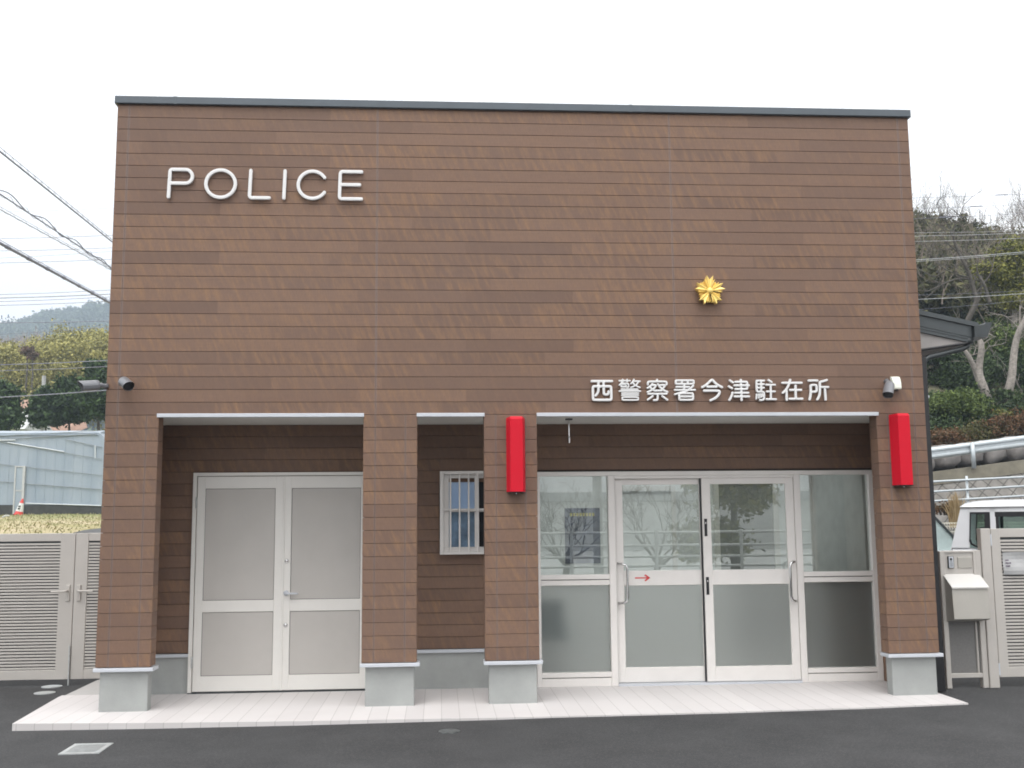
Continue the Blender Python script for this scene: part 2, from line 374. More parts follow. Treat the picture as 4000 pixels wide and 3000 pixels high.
# tiled porch slab
p = M(); fr = [(-.50,-.43),(.6,-.53),(1.8,-.60),(3.4,-.635),(5.2,-.60),(6.5,-.53),(7.435,-.43)]
outl = fr+[(7.435,1.0),(-.60,1.0),(-.60,.9)]
n = len(outl); p.add([(x,y,0) for x,y in outl]+[(x,y,-.16) for x,y in outl], [tuple(range(n))]+[(i, i+n, (i+1)%n+n, (i+1)%n) for i in range(n)])
put('porch', p, 'tile', kind='structure')
p = M(); p.add([(-.58,1.0,-.004),(-.1,1.0,-.004),(-.1,3.5,-.004),(-.60,3.5,-.004),(-.58,1.0,-.2),(-.1,1.0,-.2),(-.1,3.5,-.2),(-.60,3.5,-.2)], [(0,1,2,3),(0,4,5,1),(3,7,4,0),(1,5,6,2)])
put('path', p, concrete('path_concrete', (.40, .39, .38), .12), kind='structure')

# ------------------------------------------------------------------ police station
PS = thing('police_station', (0,0,0), 'brown wood-grain clad police station with white lettering and a recessed tiled porch', 'police station')
def boards(m, x0, x1, k0, k1, y0=0., y1=.012, cuts=(), ztop=None):
    """one chamfered siding board per course, split at the joints"""
    xs = [x0]+[c for c in cuts]+[x1]
    for k in range(k0, k1):
        za, zb = Z0+k*BRD+.0016, Z0+(k+1)*BRD-.0016
        if ztop and zb > ztop: zb = ztop
        for i in range(len(xs)-1):
            a = xs[i]+(.0011 if i else 0); b = xs[i+1]-(.0011 if i < len(xs)-2 else 0)
            m.cbox(a, b, y0, y1+.004, za, zb, .002)
up = M(); boards(up, 0, XW, 19, 45, 0, .014, (.105, 2.356, 5.086, XW-.105), 5.385)
uw = put('upper_wall', up, 'siding', PS)
put('wall_backing', M().box(.006, XW-.006, .0145, .16, Z0+19*BRD+.002, 5.38), 'back', uw)
for x in (2.356, 5.086): put('sealant_joint', M().box(x-.001, x+.001, .0008, .012, Z0+19*BRD, 5.385), 'seam', uw)
for x in (.105, XW-.105): put('corner_seam', M().box(x-.001, x+.001, .0008, .012, Z0+19*BRD, 5.385), 'seamd', uw)
# coping
cp = M(); cp.cbox(-.022, XW+.022, -.03, .20, 5.382, 5.455, .006)
c_ = put('parapet_coping', cp, 'coping', PS)
for x in (.52, 4.72): put('coping_joint', M().cbox(x-.012, x+.012, -.0315, .05, 5.381, 5.4563, .002), 'coping', c_)
# side and rear walls of the parapet block
sw = M(); boards(sw, 0, .016, 0, 0)
sw.box(.004, .10, .16, 6.0, .37, 5.38); sw.box(XW-.10, XW-.004, .16, 6.0, .37, 5.38); sw.box(.1, XW-.1, 5.9, 6.0, 0, 3.4)
sw.box(.004, .1, .95, 6.0, 0, .37); sw.box(XW-.1, XW-.004, .16, 6.0, 0, .37)
sw.box(.10, 3.95, .165, 5.9, 3.3, 3.4).box(7.08, XW-.10, .165, 5.9, 3.3, 3.4).box(3.95, 7.08, .165, 1.40, 3.3, 3.4).box(3.95, 7.08, 2.40, 5.9, 3.3, 3.4)  # roof left open over the added light shaft
put('side_wall', sw, 'siding', PS)
# piers
PIERS = PIERS_
for (a, b) in PIERS:
    pm = M(); boards(pm, a, b, 0, 19, 0, .014, (a+.105, b-.105))
    for k in range(19):
        za, zb = Z0+k*BRD+.0016, Z0+(k+1)*BRD-.0016
        pm.box(a, a+.013, .0185, PT, za, zb); pm.box(b-.013, b, .0185, PT, za, zb)
    pr = put('pier', pm, 'siding', PS)
    put('pier_core', M().box(a+.0135, b-.0135, .0185, PT-.004, Z0, Z0+19*BRD), 'back', pr)
    for x in (a+.105, b-.105): put('corner_seam', M().box(x-.001, x+.001, .0008, .012, Z0, Z0+19*BRD), 'seamd', pr)
    put('plinth', M().cbox(a+.032, b-.022, .028, PT-.01, -.02, .338, .006), 'plinth', pr)
    f = M().cbox(a-.012, b+.028, -.022, PT, .336, .366, .003)
    put('drip_flashing', f, 'alu', pr)
# recess wall with openings left for the door, the window and the entrance front
ZS = 2.53
rw = M()
def rboards(x0, x1, k0, k1): boards(rw, x0, x1, k0, k1, D, D+.014)
for k in range(0, 19):
    z = Z0+k*BRD
    if z+BRD < 2.07:
        rboards(.0, .585, k, k+1)
        if z < 1.26 or z > 2.05: rboards(2.26, 3.86, k, k+1)
        else: rboards(2.26, 2.925, k, k+1); rboards(3.60, 3.86, k, k+1)
    else: rboards(0, 3.86, k, k+1)
    if z > 2.05: rboards(3.86, XW, k, k+1)
rp = put('recess_wall', rw, 'siding', PS)
bk = M(); bk.box(.0, .575, D+.016, D+.12, 0, ZS); bk.box(.575, 2.28, D+.016, D+.12, 2.07, ZS); bk.box(2.28, 2.92, D+.016, D+.12, 0, ZS); bk.box(3.62, 3.83, D+.016, D+.12, 0, ZS)
bk.box(2.92, 3.62, D+.016, D+.12, 0, 1.26); bk.box(2.92, 3.62, D+.016, D+.12, 2.06, ZS); bk.box(3.83, XW, D+.016, D+.12, 2.06, ZS)
put('wall_backing', bk, 'back', rp)
for a, b in ((.0,.578), (2.262,3.872)): put('recess_plinth', M().box(a, b, D-.004, D+.015, -.01, .338), 'plinth', rp)
for a, b in ((-.02,.578), (2.262,3.86)): put('drip_flashing', M().cbox(a, b, D-.03, D+.014, .336, .366, .003), 'alu', rp)
put('soffit', M().box(.01, XW-.01, .03, D+.012, ZS, ZS+.012), 'soffit', PS)
for a, b in ((.445,2.255), (2.722,3.33), (3.80,6.965)):
    put('lintel_flashing', M().cbox(a, b, -.012, .032, 2.512, 2.545, .003), 'alu', PS)
put('end_wall', M().box(7.262, 7.405, .17, D-.002, 0, ZS), 'siding', PS)

# double service door
dd = put('double_door', M().box(.571, .606, D-.045, D+.03, .013, 2.066).box(.606, 2.27, D-.045, D+.03, 2.036, 2.066).box(2.235, 2.27, D-.045, D+.03, .013, 2.036), 'trim', PS)
put('threshold', M().box(.571, 2.27, D-.030, D+.03, 0, .012), 'dark', dd)
def leaf(x0, x1, l, r_):
    m = M(); y0, y1 = D-.032, D+.005
    m.cbox(x0, x0+l, y0, y1, .018, 2.030); m.cbox(x1-r_, x1, y0, y1, .018, 2.030)
    for za, zb in ((.018,.160), (.748,.858), (1.914,2.030)): m.cbox(x0+l-.003, x1-r_+.003, y0+.0025, y1, za, zb, .003)
    o = put('door_leaf', m, 'trim', dd)
    for za, zb in ((.160,.748), (.858,1.914)):
        put('door_panel', M().box(x0+l+.004, x1-r_-.004, y0+.012, y1-.008, za+.004, zb-.004), 'panel', dd)
        put('gasket_and_shade_line', M().box(x0+l-.001, x1-r_+.001, y0+.0135, y1-.007, za-.001, zb+.001), 'black', dd)  # black edge draws the shadow line round each inset panel
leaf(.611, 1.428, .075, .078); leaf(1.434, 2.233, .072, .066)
put('door_stop', M().cbox(1.424, 1.444, D-.040, D-.030, .018, 2.03, .003), 'trim', dd)
for z in (1.22, .62): put('lock_cylinder', M().lathe([(.0,-.014),(.012,-.013),(.018,-.008),(.021,0)], (1.468, D-.032, z), 18, 'y'), 'steel', dd, smooth=True)
lv = M().lathe([(.024,-.008),(.026,0)], (1.468, D-.032, .918), 16, 'y').tube([(1.468,D-.034,.918),(1.468,D-.07,.918),(1.48,D-.08,.918),(1.585,D-.078,.915)], .0095, 10)
put('lever_handle', lv, 'alu', dd, smooth=True)
for z in (1.78, .29): put('hinge', M().lathe([(.008,-.05),(.008,.05)], (.608, D-.05, z), 10), 'grate', dd, smooth=True)

# small barred window
wd = put('window', M().cbox(2.94, 3.58, D-.05, D+.06, 1.285, 1.335).box(2.94, 3.018, D-.05, D+.06, 1.335, 2.0).box(2.94, 3.58, D-.05, D+.06, 2.0, 2.045).box(3.53, 3.58, D-.05, D+.06, 1.335, 2.0)
         .box(3.035, 3.53, D-.045, D+.02, 1.672, 1.702).box(3.268, 3.31, D-.048, D+.03, 1.335, 2.0), 'trim2', PS)
put('pane', M().add([(3.0,D+.012,1.31),(3.57,D+.012,1.31),(3.57,D+.012,2.02),(3.0,D+.012,2.02)], [(0,1,2,3)]), 'wglass', wd)
put('curtain', M().box(2.98, 3.285, D+.022, D+.026, 1.70, 2.04), 'curtain', wd)
put('lower_curtain', M().box(2.98, 3.285, D+.022, D+.026, 1.29, 1.698), 'darkcurtain', wd)
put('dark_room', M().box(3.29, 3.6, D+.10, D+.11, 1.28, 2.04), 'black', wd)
gr = M(); yb = D-.11
gr.cbox(2.930, 2.966, yb, D-.005, 1.266, 2.066); gr.cbox(2.966, 3.62, yb+.004, D-.03, 2.038, 2.066, .003); gr.cbox(2.966, 3.62, yb+.004, D-.03, 1.266, 1.292, .003)
for i in range(6):
    x = 3.032+i*.0882; gr.cbox(x-.0085, x+.0085, yb+.008, yb+.024, 1.29, 2.04, .003)
gr.cbox(2.966, 3.62, yb+.026, yb+.038, 1.682, 1.704, .003)
put('window_grille', gr, 'trim2', wd)

# glazed entrance front
EF = put('entrance_frame', M(), 'trim2', PS)
ef = M(); y0, y1 = D-.06, D+.04
ef.cbox(3.86, 7.262, y0, y1, 2.012, 2.055); ef.cbox(4.577, 4.643, y0, y1, .0, 2.012); ef.cbox(6.440, 6.505, y0, y1, 0, 2.012)
ef.cbox(3.86, 3.905, y0+.003, y1, 0, 2.012); ef.cbox(7.205, 7.262, y0+.003, y1, 0, 2.012)
for a, b in ((3.905,4.577), (6.505,7.205)):
    for za, zb in ((.0,.078), (.086,.132), (.955,1.004), (1.012,1.058)): ef.cbox(a, b, y0+.004, y1, za, zb, .003)
ef.cbox(4.643, 6.44, y0+.006, y0+.05, 1.985, 2.0115, .003)
EF.data.clear_geometry(); EF.data.from_pydata(ef.v, [], ef.f); EF.data.update()
for a, b in ((3.905,4.577), (6.505,7.205)):
    for za, zb in ((.079,.0855), (1.0045,1.0115)): put('gasket_and_shade_line', M().box(a+.001, b-.001, y0+.03, y0+.036, za, zb), 'black', EF)
    put('side_light', M().add([(a,y0+.05,1.058),(b,y0+.05,1.058),(b,y0+.05,2.012),(a,y0+.05,2.012)], [(0,1,2,3)]), 'glass', EF)
    put('frosted_side_light', M().add([(a,y0+.05,.13),(b,y0+.05,.13),(b,y0+.05,.956),(a,y0+.05,.956)], [(0,1,2,3)]), 'frost', EF)
put('threshold', M().box(4.643, 6.44, y0-.02, y1, 0, .018), 'alu', EF)
def slider(x0, x1, yy, l, r_):
    m = M(); a, b = yy, yy+.035
    m.cbox(x0, x0+l, a, b, .022, 1.984); m.cbox(x1-r_, x1, a, b, .022, 1.984)
    for za, zb in ((.022,.165), (.943,1.087), (1.925,1.984)): m.cbox(x0+l-.003, x1-r_+.003, a+.003, b, za, zb, .003)
    o = put('sliding_door', m, 'trim2', PS)
    put('upper_pane', M().add([(x0+l-.002,a+.014,1.085),(x1-r_+.002,a+.014,1.085),(x1-r_+.002,a+.014,1.927),(x0+l-.002,a+.014,1.927)], [(0,1,2,3)]), 'glass', o)
    put('frosted_pane', M().add([(x0+l-.002,a+.014,.163),(x1-r_+.002,a+.014,.163),(x1-r_+.002,a+.014,.945),(x0+l-.002,a+.014,.945)], [(0,1,2,3)]), 'frost', o)
    return o
d1 = slider(4.646, 5.545, D-.005, .082, .052); d2 = slider(5.512, 6.437, D-.048, .086, .082)
put('meeting_strip', M().box(5.497, 5.5115, D-.03, D-.0052, .022, 1.984), 'black', d1)
put('door_seal', M().box(4.6432, 4.6458, D-.02, D+.02, .02, 1.99), 'black', d1)
for z in (1.50, .935):
    k = M().cbox(5.528, 5.556, D-.057, D-.0482, z-.085, z+.085, .003); o = put('flush_pull', k, 'black', d2)
    put('keyhole', M().lathe([(.0,-.006),(.009,-.004),(.010,0)], (5.543, D-.057, z+.045), 12, 'y'), 'steel', o, smooth=True)
def pull(x, xb, yb, par):
    yh = yb-.085
    pts = [(xb,yb,1.16),(xb,yb-.05,1.16),(xb+(x-xb)*.35,yh+.008,1.157),(x-(x-xb)*.15,yh,1.145),(x,yh,1.11),(x,yh,.83),(x-(x-xb)*.15,yh,.795),(xb+(x-xb)*.35,yh+.008,.783),(xb,yb-.05,.78),(xb,yb,.78)]
    put('pull_handle', M().tube(pts, .0125, 10), 'steel', par, smooth=True)
pull(4.745, 4.672, D-.005, d1); pull(6.345, 6.405, D-.048, d2)
ar = M(); ya = D-.0035; ar.box(4.835, 4.975, ya, ya+.001, 1.0105, 1.0225)
for s in (1, -1): ar.add([(4.938,ya-.001,1.0165+s*.034),(4.926,ya-.001,1.0165+s*.024),(4.966,ya-.001,1.0165-s*.003),(4.986,ya-.001,1.0165)], [(0,1,2,3) if s > 0 else (3,2,1,0)])
put('arrow_mark', ar, 'arrow', d1)

# room behind the glass
rm = M(); yb = D+.05
rm.box(3.80, 7.30, 2.55, 2.62, 0, 2.45); rm.box(3.74, 3.80, yb+.08, 2.62, 0, 2.45); rm.box(7.215, 7.30, yb+.08, 2.62, 0, 2.45); rm.box(3.80, 7.215, yb+.08, 1.40, 2.40, 2.45).box(3.80, 7.215, 2.40, 2.55, 2.40, 2.45).box(3.80, 4.0, 1.40, 2.40, 2.40, 2.45).box(7.05, 7.215, 1.40, 2.40, 2.40, 2.45)  # ceiling left open under the added light shaft
put('room_wall', rm, 'roomw', PS)
put('added_light_shaft', M().box(3.95, 4.0, 1.38, 2.42, 2.451, 3.45).box(7.05, 7.08, 1.38, 2.42, 2.451, 3.45).box(4.0, 7.05, 1.37, 1.40, 2.451, 3.45).box(4.0, 7.05, 2.40, 2.43, 2.451, 3.45), 'roomw', PS)  # unseen shaft added to bring daylight into the room
put('room_floor', M().box(3.80, 7.215, D+.03, 2.55, -.02, .012), 'roomf', PS)
idr = put('inner_door', M().box(4.83, 4.88, 2.51, 2.555, .012, 1.96).box(5.56, 5.61, 2.51, 2.555, .012, 1.96).box(4.88, 5.56, 2.51, 2.555, 1.91, 1.96), 'trim', PS)
put('door_panel', M().box(4.88, 5.56, 2.53, 2.548, .012, 1.91), 'roomw', idr)
idr = put('inner_door', M().box(6.05, 6.11, 2.51, 2.555, .012, 2.05).box(6.74, 6.80, 2.51, 2.555, .012, 2.05).box(6.11, 6.74, 2.51, 2.555, 2.0, 2.05), 'trim', PS)
put('door_panel', M().box(6.11, 6.74, 2.53, 2.548, .012, 2.0), 'lightmetal', idr)
# side roof with gutter and downpipe
sr = M(); y0 = .32; ye = 5.9
def rz(x): return 3.60-(x-7.41)*.21
sr.add([(7.40,y0-.02,rz(7.40)),(8.14,y0-.02,rz(8.14)),(8.14,ye,rz(8.14)),(7.40,ye,rz(7.40)),(7.40,y0-.02,rz(7.40)-.045),(8.14,y0-.02,rz(8.14)-.045),(8.14,ye,rz(8.14)-.045),(7.40,ye,rz(7.40)-.045)],
       [(0,1,2,3),(4,7,6,5),(0,4,5,1),(1,5,6,2),(3,2,6,7)])
sro = put('side_roof', sr, 'darkroof', PS)
def vb(za, zb, ya, x1):
    return [(7.40,ya,rz(7.40)-za),(x1,ya,rz(x1)-za),(x1,ya,rz(x1)-zb),(7.40,ya,rz(7.40)-zb)]
bb = M()
for za, zb, ya in ((.046,.155,y0), (.1575,.178,y0+.004), (.180,.21,y0+.008)):
    q = vb(za, zb, ya, 8.075); bb.add(q+[(x,y+.03,z) for x,y,z in q], [(0,3,2,1),(4,5,6,7),(0,1,5,4),(1,2,6,5),(2,3,7,6)])
put('verge_board', bb, 'darkroof', sro)
sf = M(); sf.add([(7.40,y0+.03,3.17),(8.06,y0+.03,3.255),(8.06,ye,3.255),(7.40,ye,3.17),(7.40,y0+.03,3.385),(8.06,y0+.03,3.285)], [(0,3,2,1),(0,1,5,4)])
put('eave_soffit', sf, 'underside', sro)
put('eave_trim', M().tube([(7.41,y0+.02,3.162),(8.05,y0+.02,3.252)], .014, 6), 'black', sro)
gm = M(); prof = [(8.08,3.30),(8.205,3.30),(8.262,3.445),(8.20,3.445),(8.185,3.425),(8.08,3.405)]
gm.prism(prof, y0-.045, ye)
gt = put('gutter', gm, 'dark', sro)
put('gutter_outlet', M().tube([(8.06,y0+.05,3.30),(8.055,y0+.05,3.25)], .05, 10), 'dark', sro, smooth=True)
dp = M().tube([(8.055,y0+.05,3.26),(8.04,y0+.05,3.222),(8.0,y0+.05,3.200),(7.66,y0+.05,3.118),(7.615,y0+.05,3.09),(7.60,y0+.05,3.04),(7.585,y0+.05,.0)], .026, 12)
dpo = put('downpipe', dp, 'dark', PS, smooth=True)
for z in (2.73, 1.61, .52):
    x = 7.575+(z/3.04)*.025
    b_ = M().lathe([(.0315,-.013),(.035,-.011),(.035,.011),(.0315,.013)], (x, y0+.05, z), 14).box(7.41, x-.03, y0+.045, y0+.055, z-.008, z+.008)
    put('pipe_bracket', b_, 'alu', dpo, smooth=False)
put('shadow_gap_box', M().box(7.412, 7.545, .20, .52, 0, 3.1), 'black', PS)  # black box standing in for the shadow gap between wall and downpipe

# ------------------------------------------------------------------ lettering
def chaikin(pts, it=2):
    pts = [np.array(p, float) for p in pts]
    for _ in range(it):
        q = [pts[0]]
        for a, b in zip(pts[:-1], pts[1:]): q += [a*.75+b*.25, a*.25+b*.75]
        q[1] = pts[0]*.999+q[1]*.001 if False else q[1]
        pts = q+[pts[-1]]
    return pts
def stroke(m, pts, r, yb, t, closed=False):
    """round-ended raised stroke in the wall plane; pts in (x,z)"""
    P = [np.array(p, float) for p in pts]
    Q = [P[0]]
    for p in P[1:]:
        if np.linalg.norm(p-Q[-1]) > 1e-4: Q.append(p)
    P = Q; n = len(P); rings = []
    def dirs(i):
        if closed: a, b = P[(i-1) % n], P[(i+1) % n]
        else: a, b = P[max(i-1, 0)], P[min(i+1, n-1)]
        d = b-a; return d/(np.linalg.norm(d)+1e-12)
    if not closed:
        d0, d1 = dirs(0), dirs(n-1)
        for a in (88, 65, 40, 20): rings.append((P[0]-d0*r*math.sin(R(a)), d0, math.cos(R(a))))
    for i in range(n): rings.append((P[i], dirs(i), 1.))
    if not closed:
        for a in (20, 40, 65, 88): rings.append((P[-1]+d1*r*math.sin(R(a)), d1, math.cos(R(a))))
    prof = [(-1,0),(-1,-t+.1*r),(-.82,-t),(0,-t-.0012),(.82,-t),(1,-t+.1*r),(1,0)]
    o = len(m.v); k = len(prof)
    for c, d, w in rings:
        nx, nz = -d[1], d[0]
        for a, y in prof: m.v.append((c[0]+nx*a*r*w, yb+y, c[1]+nz*a*r*w))
    L = len(rings)
    for i in range(L if closed else L-1):
        for q in range(k-1):
            a, b = o+i*k+q, o+((i+1) % L)*k+q; m.f.append((a, a+1, b+1, b))
    return m
def arc(cx, cz, rx, rz_, a0, a1, n=20): return [(cx+rx*math.cos(R(a0+(a1-a0)*i/n)), cz+rz_*math.sin(R(a0+(a1-a0)*i/n))) for i in range(n+1)]
SG = thing('police_lettering', (1.35,-.03,4.62), 'large white metal letters spelling POLICE across the upper left wall', 'sign')
zt, zb_, rr = 4.763, 4.507, .0148
def letter(strokes, par, r, mat='letter', name='letter'):
    mm = M()
    for i, s in enumerate(strokes): stroke(mm, s[0], r*(s[2] if len(s) > 2 else 1), -.012, .024+.0006*(i % 4), s[1])
    put(name, mm, mat, par)
def fx(cx): p_ = at(400+cx*.5425, 700, -.036); return p_[0]
X = fx
letter([([(X(478),zb_),(X(484),zt-.03)]+arc(X(484)+.022,zt-.022,.022,.022,180,90,6)+arc(X(598),(zt+zt-.128)/2,X(646)-X(598),.064,90,-90,14)+[(X(486),zt-.128)], False)], SG, rr)
letter([(arc(X(851),(zt+zb_)/2,(X(957)-X(745))/2,(zt-zb_)/2,0,354,46), True)], SG, rr)
letter([([(X(1067),zt),(X(1061),zb_+.03)]+arc(X(1061)+.022,zb_+.022,.022,.022,180,270,6)+[(X(1203),zb_)], False)], SG, rr)
letter([([(X(1314),zt),(X(1308),zb_)], False)], SG, rr)
letter([(arc(X(1513),(zt+zb_)/2,X(1513)-X(1410),(zt-zb_)/2,33,327,40), False)], SG, rr)
letter([([(X(1866),zt),(X(1730),zt)]+arc(X(1712)+.022,zt-.022,.022,.022,90,180,6)+[(X(1708),zb_+.03)]+arc(X(1708)+.022,zb_+.022,.022,.022,180,270,6)+[(X(1866),zb_)], False),
        ([(X(1712),(zt+zb_)/2+.005),(X(1852),(zt+zb_)/2+.005)], False)], SG, rr)
KS = thing('station_name_lettering', (5.4,-.03,2.75), 'row of nine white raised characters 西警察署今津駐在所 above the entrance', 'sign')
# strokes of the nine characters, as surveyed on the wall: (origin, [strokes]); flag c = closed loop, s = smooth
KAN = [
 (2280, .0118, [('', '195,175 682,175'), ('', '357,178 357,300'), ('', '480,178 480,300'), ('c', '222,335 235,302 260,299 630,299 655,305 662,335 668,590 660,618 635,626 265,626 232,618 228,590'), ('s', '357,300 358,360 350,430 325,480 290,520'), ('s', '483,300 487,470 500,495 560,495 595,490 602,425')]),
 (2280, .0078, [('', '860,165 1115,165'), ('', '940,138 940,200'), ('', '1047,138 1047,185'), ('s', '930,185 900,230 862,268'), ('s', '900,238 1060,228 1078,245 1080,315 1065,325 1050,328'), ('c', '905,262 1010,260 1020,275 1020,305 1010,312 910,314 902,300'),
   ('s', '1210,135 1185,185 1140,235'), ('', '1190,178 1352,178'), ('s', '1320,185 1290,240 1230,295 1140,325'), ('s', '1175,205 1225,265 1290,305 1350,328'), ('', '910,371 1300,371'), ('', '862,414 1362,414'), ('', '922,466 1315,466'), ('', '918,513 1315,513'), ('c', '930,575 940,560 1300,560 1312,575 1312,615 1300,630 940,630 930,615')]),
 (2280, .0098, [('', '1768,140 1768,180'), ('s', '1545,255 1548,200 1570,183 1965,183 1992,200 1995,255'), ('s', '1655,240 1600,300 1540,340'), ('s', '1640,272 1740,265 1725,310 1650,390 1540,435'), ('', '1590,320 1650,365'), ('s', '1785,245 1840,320 1910,390 2015,435'), ('s', '1850,268 1960,265 1950,300 1890,365'), ('', '1695,403 1870,403'), ('', '1552,480 1992,480'), ('s', '1778,482 1778,600 1765,630 1690,632'), ('', '1660,535 1545,618'), ('', '1890,535 2010,618')]),
 (2600, .0098, [('c', '250,165 262,158 660,158 678,165 678,232 665,240 262,240 250,232'), ('', '395,160 395,240'), ('', '535,160 535,240'), ('', '262,314 565,314'), ('', '449,245 449,385'), ('', '228,388 712,386'), ('s', '668,285 600,350 500,420 230,490'), ('', '345,544 650,544'), ('c', '330,485 350,468 640,466 662,478 668,600 652,624 350,626 332,605')]),
 (2600, .0118, [('s', '885,320 985,265 1070,180 1118,135 1160,180 1240,260 1360,320'), ('', '1010,310 1225,307'), ('s', '928,405 1280,403 1303,425 1290,490 1210,580 1085,635')]),
 (2600, .0106, [('', '1550,158 1622,207'), ('', '1525,300 1600,348'), ('s', '1615,450 1590,530 1540,625'), ('s', '1680,193 1950,190 1962,205 1966,350 1950,365 1680,368'), ('', '1655,278 2000,278'), ('', '1675,455 1990,455'), ('', '1662,543 2010,543'), ('', '1812,145 1830,630')]),
 (2900, .0096, [('', '350,165 528,163'), ('s', '345,180 352,405 370,428 500,430 528,445 528,590 505,628 425,630'), ('', '375,250 520,250'), ('', '375,335 520,335'), ('', '452,170 458,420'), ('', '352,490 340,600', .8), ('', '398,488 402,578', .8), ('', '440,485 452,560', .8), ('', '478,482 490,540', .8), ('', '630,148 705,200'), ('', '578,262 788,262'), ('', '595,424 785,424'), ('', '585,610 812,610'), ('', '683,265 692,605')]),
 (2900, .0110, [('', '970,216 1428,216'), ('s', '1155,145 1130,240 1060,380 980,455'), ('', '1065,410 1072,625'), ('', '1150,387 1415,387'), ('', '1280,285 1288,595'), ('', '1138,600 1448,598')]),
 (2900, .0110, [('', '1602,162 1805,160'), ('c', '1645,285 1665,268 1765,266 1788,285 1790,410 1770,428 1660,430 1650,410'), ('s', '1650,425 1645,500 1622,615'), ('s', '2030,150 1940,178 1872,190 1864,230 1868,420 1855,530 1808,615'), ('', '1895,318 2062,318'), ('', '1985,325 2008,618')]),
]
for ox, r, strokes in KAN:
    mm = M()
    for i, s in enumerate(strokes):
        pts = [tuple(map(float, q.split(','))) for q in s[1].split()]
        w = [at(ox+a*.16275, 1460+b*.16275, -.036) for a, b in pts]; w = [(q[0], q[2]) for q in w]
        if s[0] == 's': w = [tuple(q) for q in chaikin(w, 2)]
        if s[0] == 'c':
            w = [tuple(q) for q in chaikin(w+[w[0]], 2)][:-1]
        stroke(mm, w, .9*r*(s[2] if len(s) > 2 else 1), -.012, .020+.0007*(i % 5), s[0] == 'c')
    put('character', mm, 'letter', KS)

# ------------------------------------------------------------------ emblem
em = M(); ec = (5.408, 3.665); Rr = .128
def star(tips, y_tip, y_in, y_c, rot=0):
    pts = []
    for k in range(5):
        for a, r_, hgt in tips: pts.append((R(90+rot+72*k-a), r_*Rr, hgt))
    n = len(pts); o = len(em.v); em.v.append((ec[0], y_c, ec[1]))
    for a, r_, h in pts: em.v.append((ec[0]+r_*math.cos(a), -.03+(y_tip-h*.03), ec[1]+r_*math.sin(a)))
    for a, r_, h in pts: em.v.append((ec[0]+.24*Rr*math.cos(a), y_in-h*.012, ec[1]+.24*Rr*math.sin(a)))
    for a, r_, h in pts: em.v.append((ec[0]+r_*.93*math.cos(a), -.014, ec[1]+r_*.93*math.sin(a)))
    for i in range(n):
        b = (i+1) % n
        em.f += [(o, o+1+n+b, o+1+n+i), (o+1+n+i, o+1+n+b, o+1+b, o+1+i), (o+1+i, o+1+b, o+1+2*n+b, o+1+2*n+i)]
star([(-36,.42,0),(-25,.90,.6),(-19,.80,.25),(-12,1.10,1),(0,.82,.45),(12,1.10,1),(19,.80,.25),(25,.90,.6)], -.03, -.066, -.075)
star([(-14,.4,0),(-8,.72,.4),(0,.84,.7),(8,.72,.4),(14,.4,0),(36,.3,0)], -.006, -.03, -.035, 36)
EM = thing('police_emblem', (ec[0],-.02,ec[1]), 'gold star-burst police emblem fixed to the brown wall above the lettering', 'emblem')
put('rays', em, 'gold', EM)
put('center_boss', M().lathe([(.001,-.022),(.012,-.0205),(.021,-.016),(.027,-.007),(.029,.0),(.029,.02)], (ec[0],-.075,ec[1]), 20, 'y'), 'gold', EM, smooth=True)
put('standoff', M().tube([(ec[0],-.04,ec[1]),(ec[0],.01,ec[1])], .03, 10), 'dark', EM)

# ------------------------------------------------------------------ red lamps
def red_lamp(cx, z0, z1, label):
    t = thing('red_lamp', (cx,-.06,z0), label, 'lamp', 'red police lamps on the piers')
    a, b, dp_ = .084, .055, .128; m = M()
    def ring(z, s=1., yy=0): return [(cx-a,-.0, z), (cx-a,-.012, z), (cx-b*s,-dp_-yy, z), (cx+b*s,-dp_-yy, z), (cx+a,-.012, z), (cx+a,0, z)]
    r0, r1 = ring(z0+.004), ring(z1-.022); r2 = [(cx-a+.004,-.0,z1-.004),(cx-a+.004,-.014,z1-.004),(cx-b+.004,-dp_+.016,z1),(cx+b-.004,-dp_+.016,z1),(cx+a-.004,-.014,z1-.004),(cx+a-.004,0,z1-.004)]
    m.add(r0+r1+r2, [tuple(range(6))]+[(i, i+6, (i+1) % 6+6, (i+1) % 6) for i in range(6)]+[(i+6, i+12, (i+1) % 6+12, (i+1) % 6+6) for i in range(6)]+[tuple(range(17, 11, -1))])
    put('lamp_shade', m, 'red', t)
    put('base_plate', M().box(cx-.07, cx+.07, -.10, -.002, z0-.004, z0+.0035), 'black', t)
    put('screw', M().lathe([(.004,-.012),(.005,0)], (cx, -.06, z0-.004), 8), 'steel', t)
red_lamp(3.607, 1.832, 2.503, 'red half-hexagonal wall lamp on the pier between the barred window and the entrance')
red_lamp(7.145, 1.868, 2.523, 'red half-hexagonal wall lamp on the far right pier beside the downpipe')

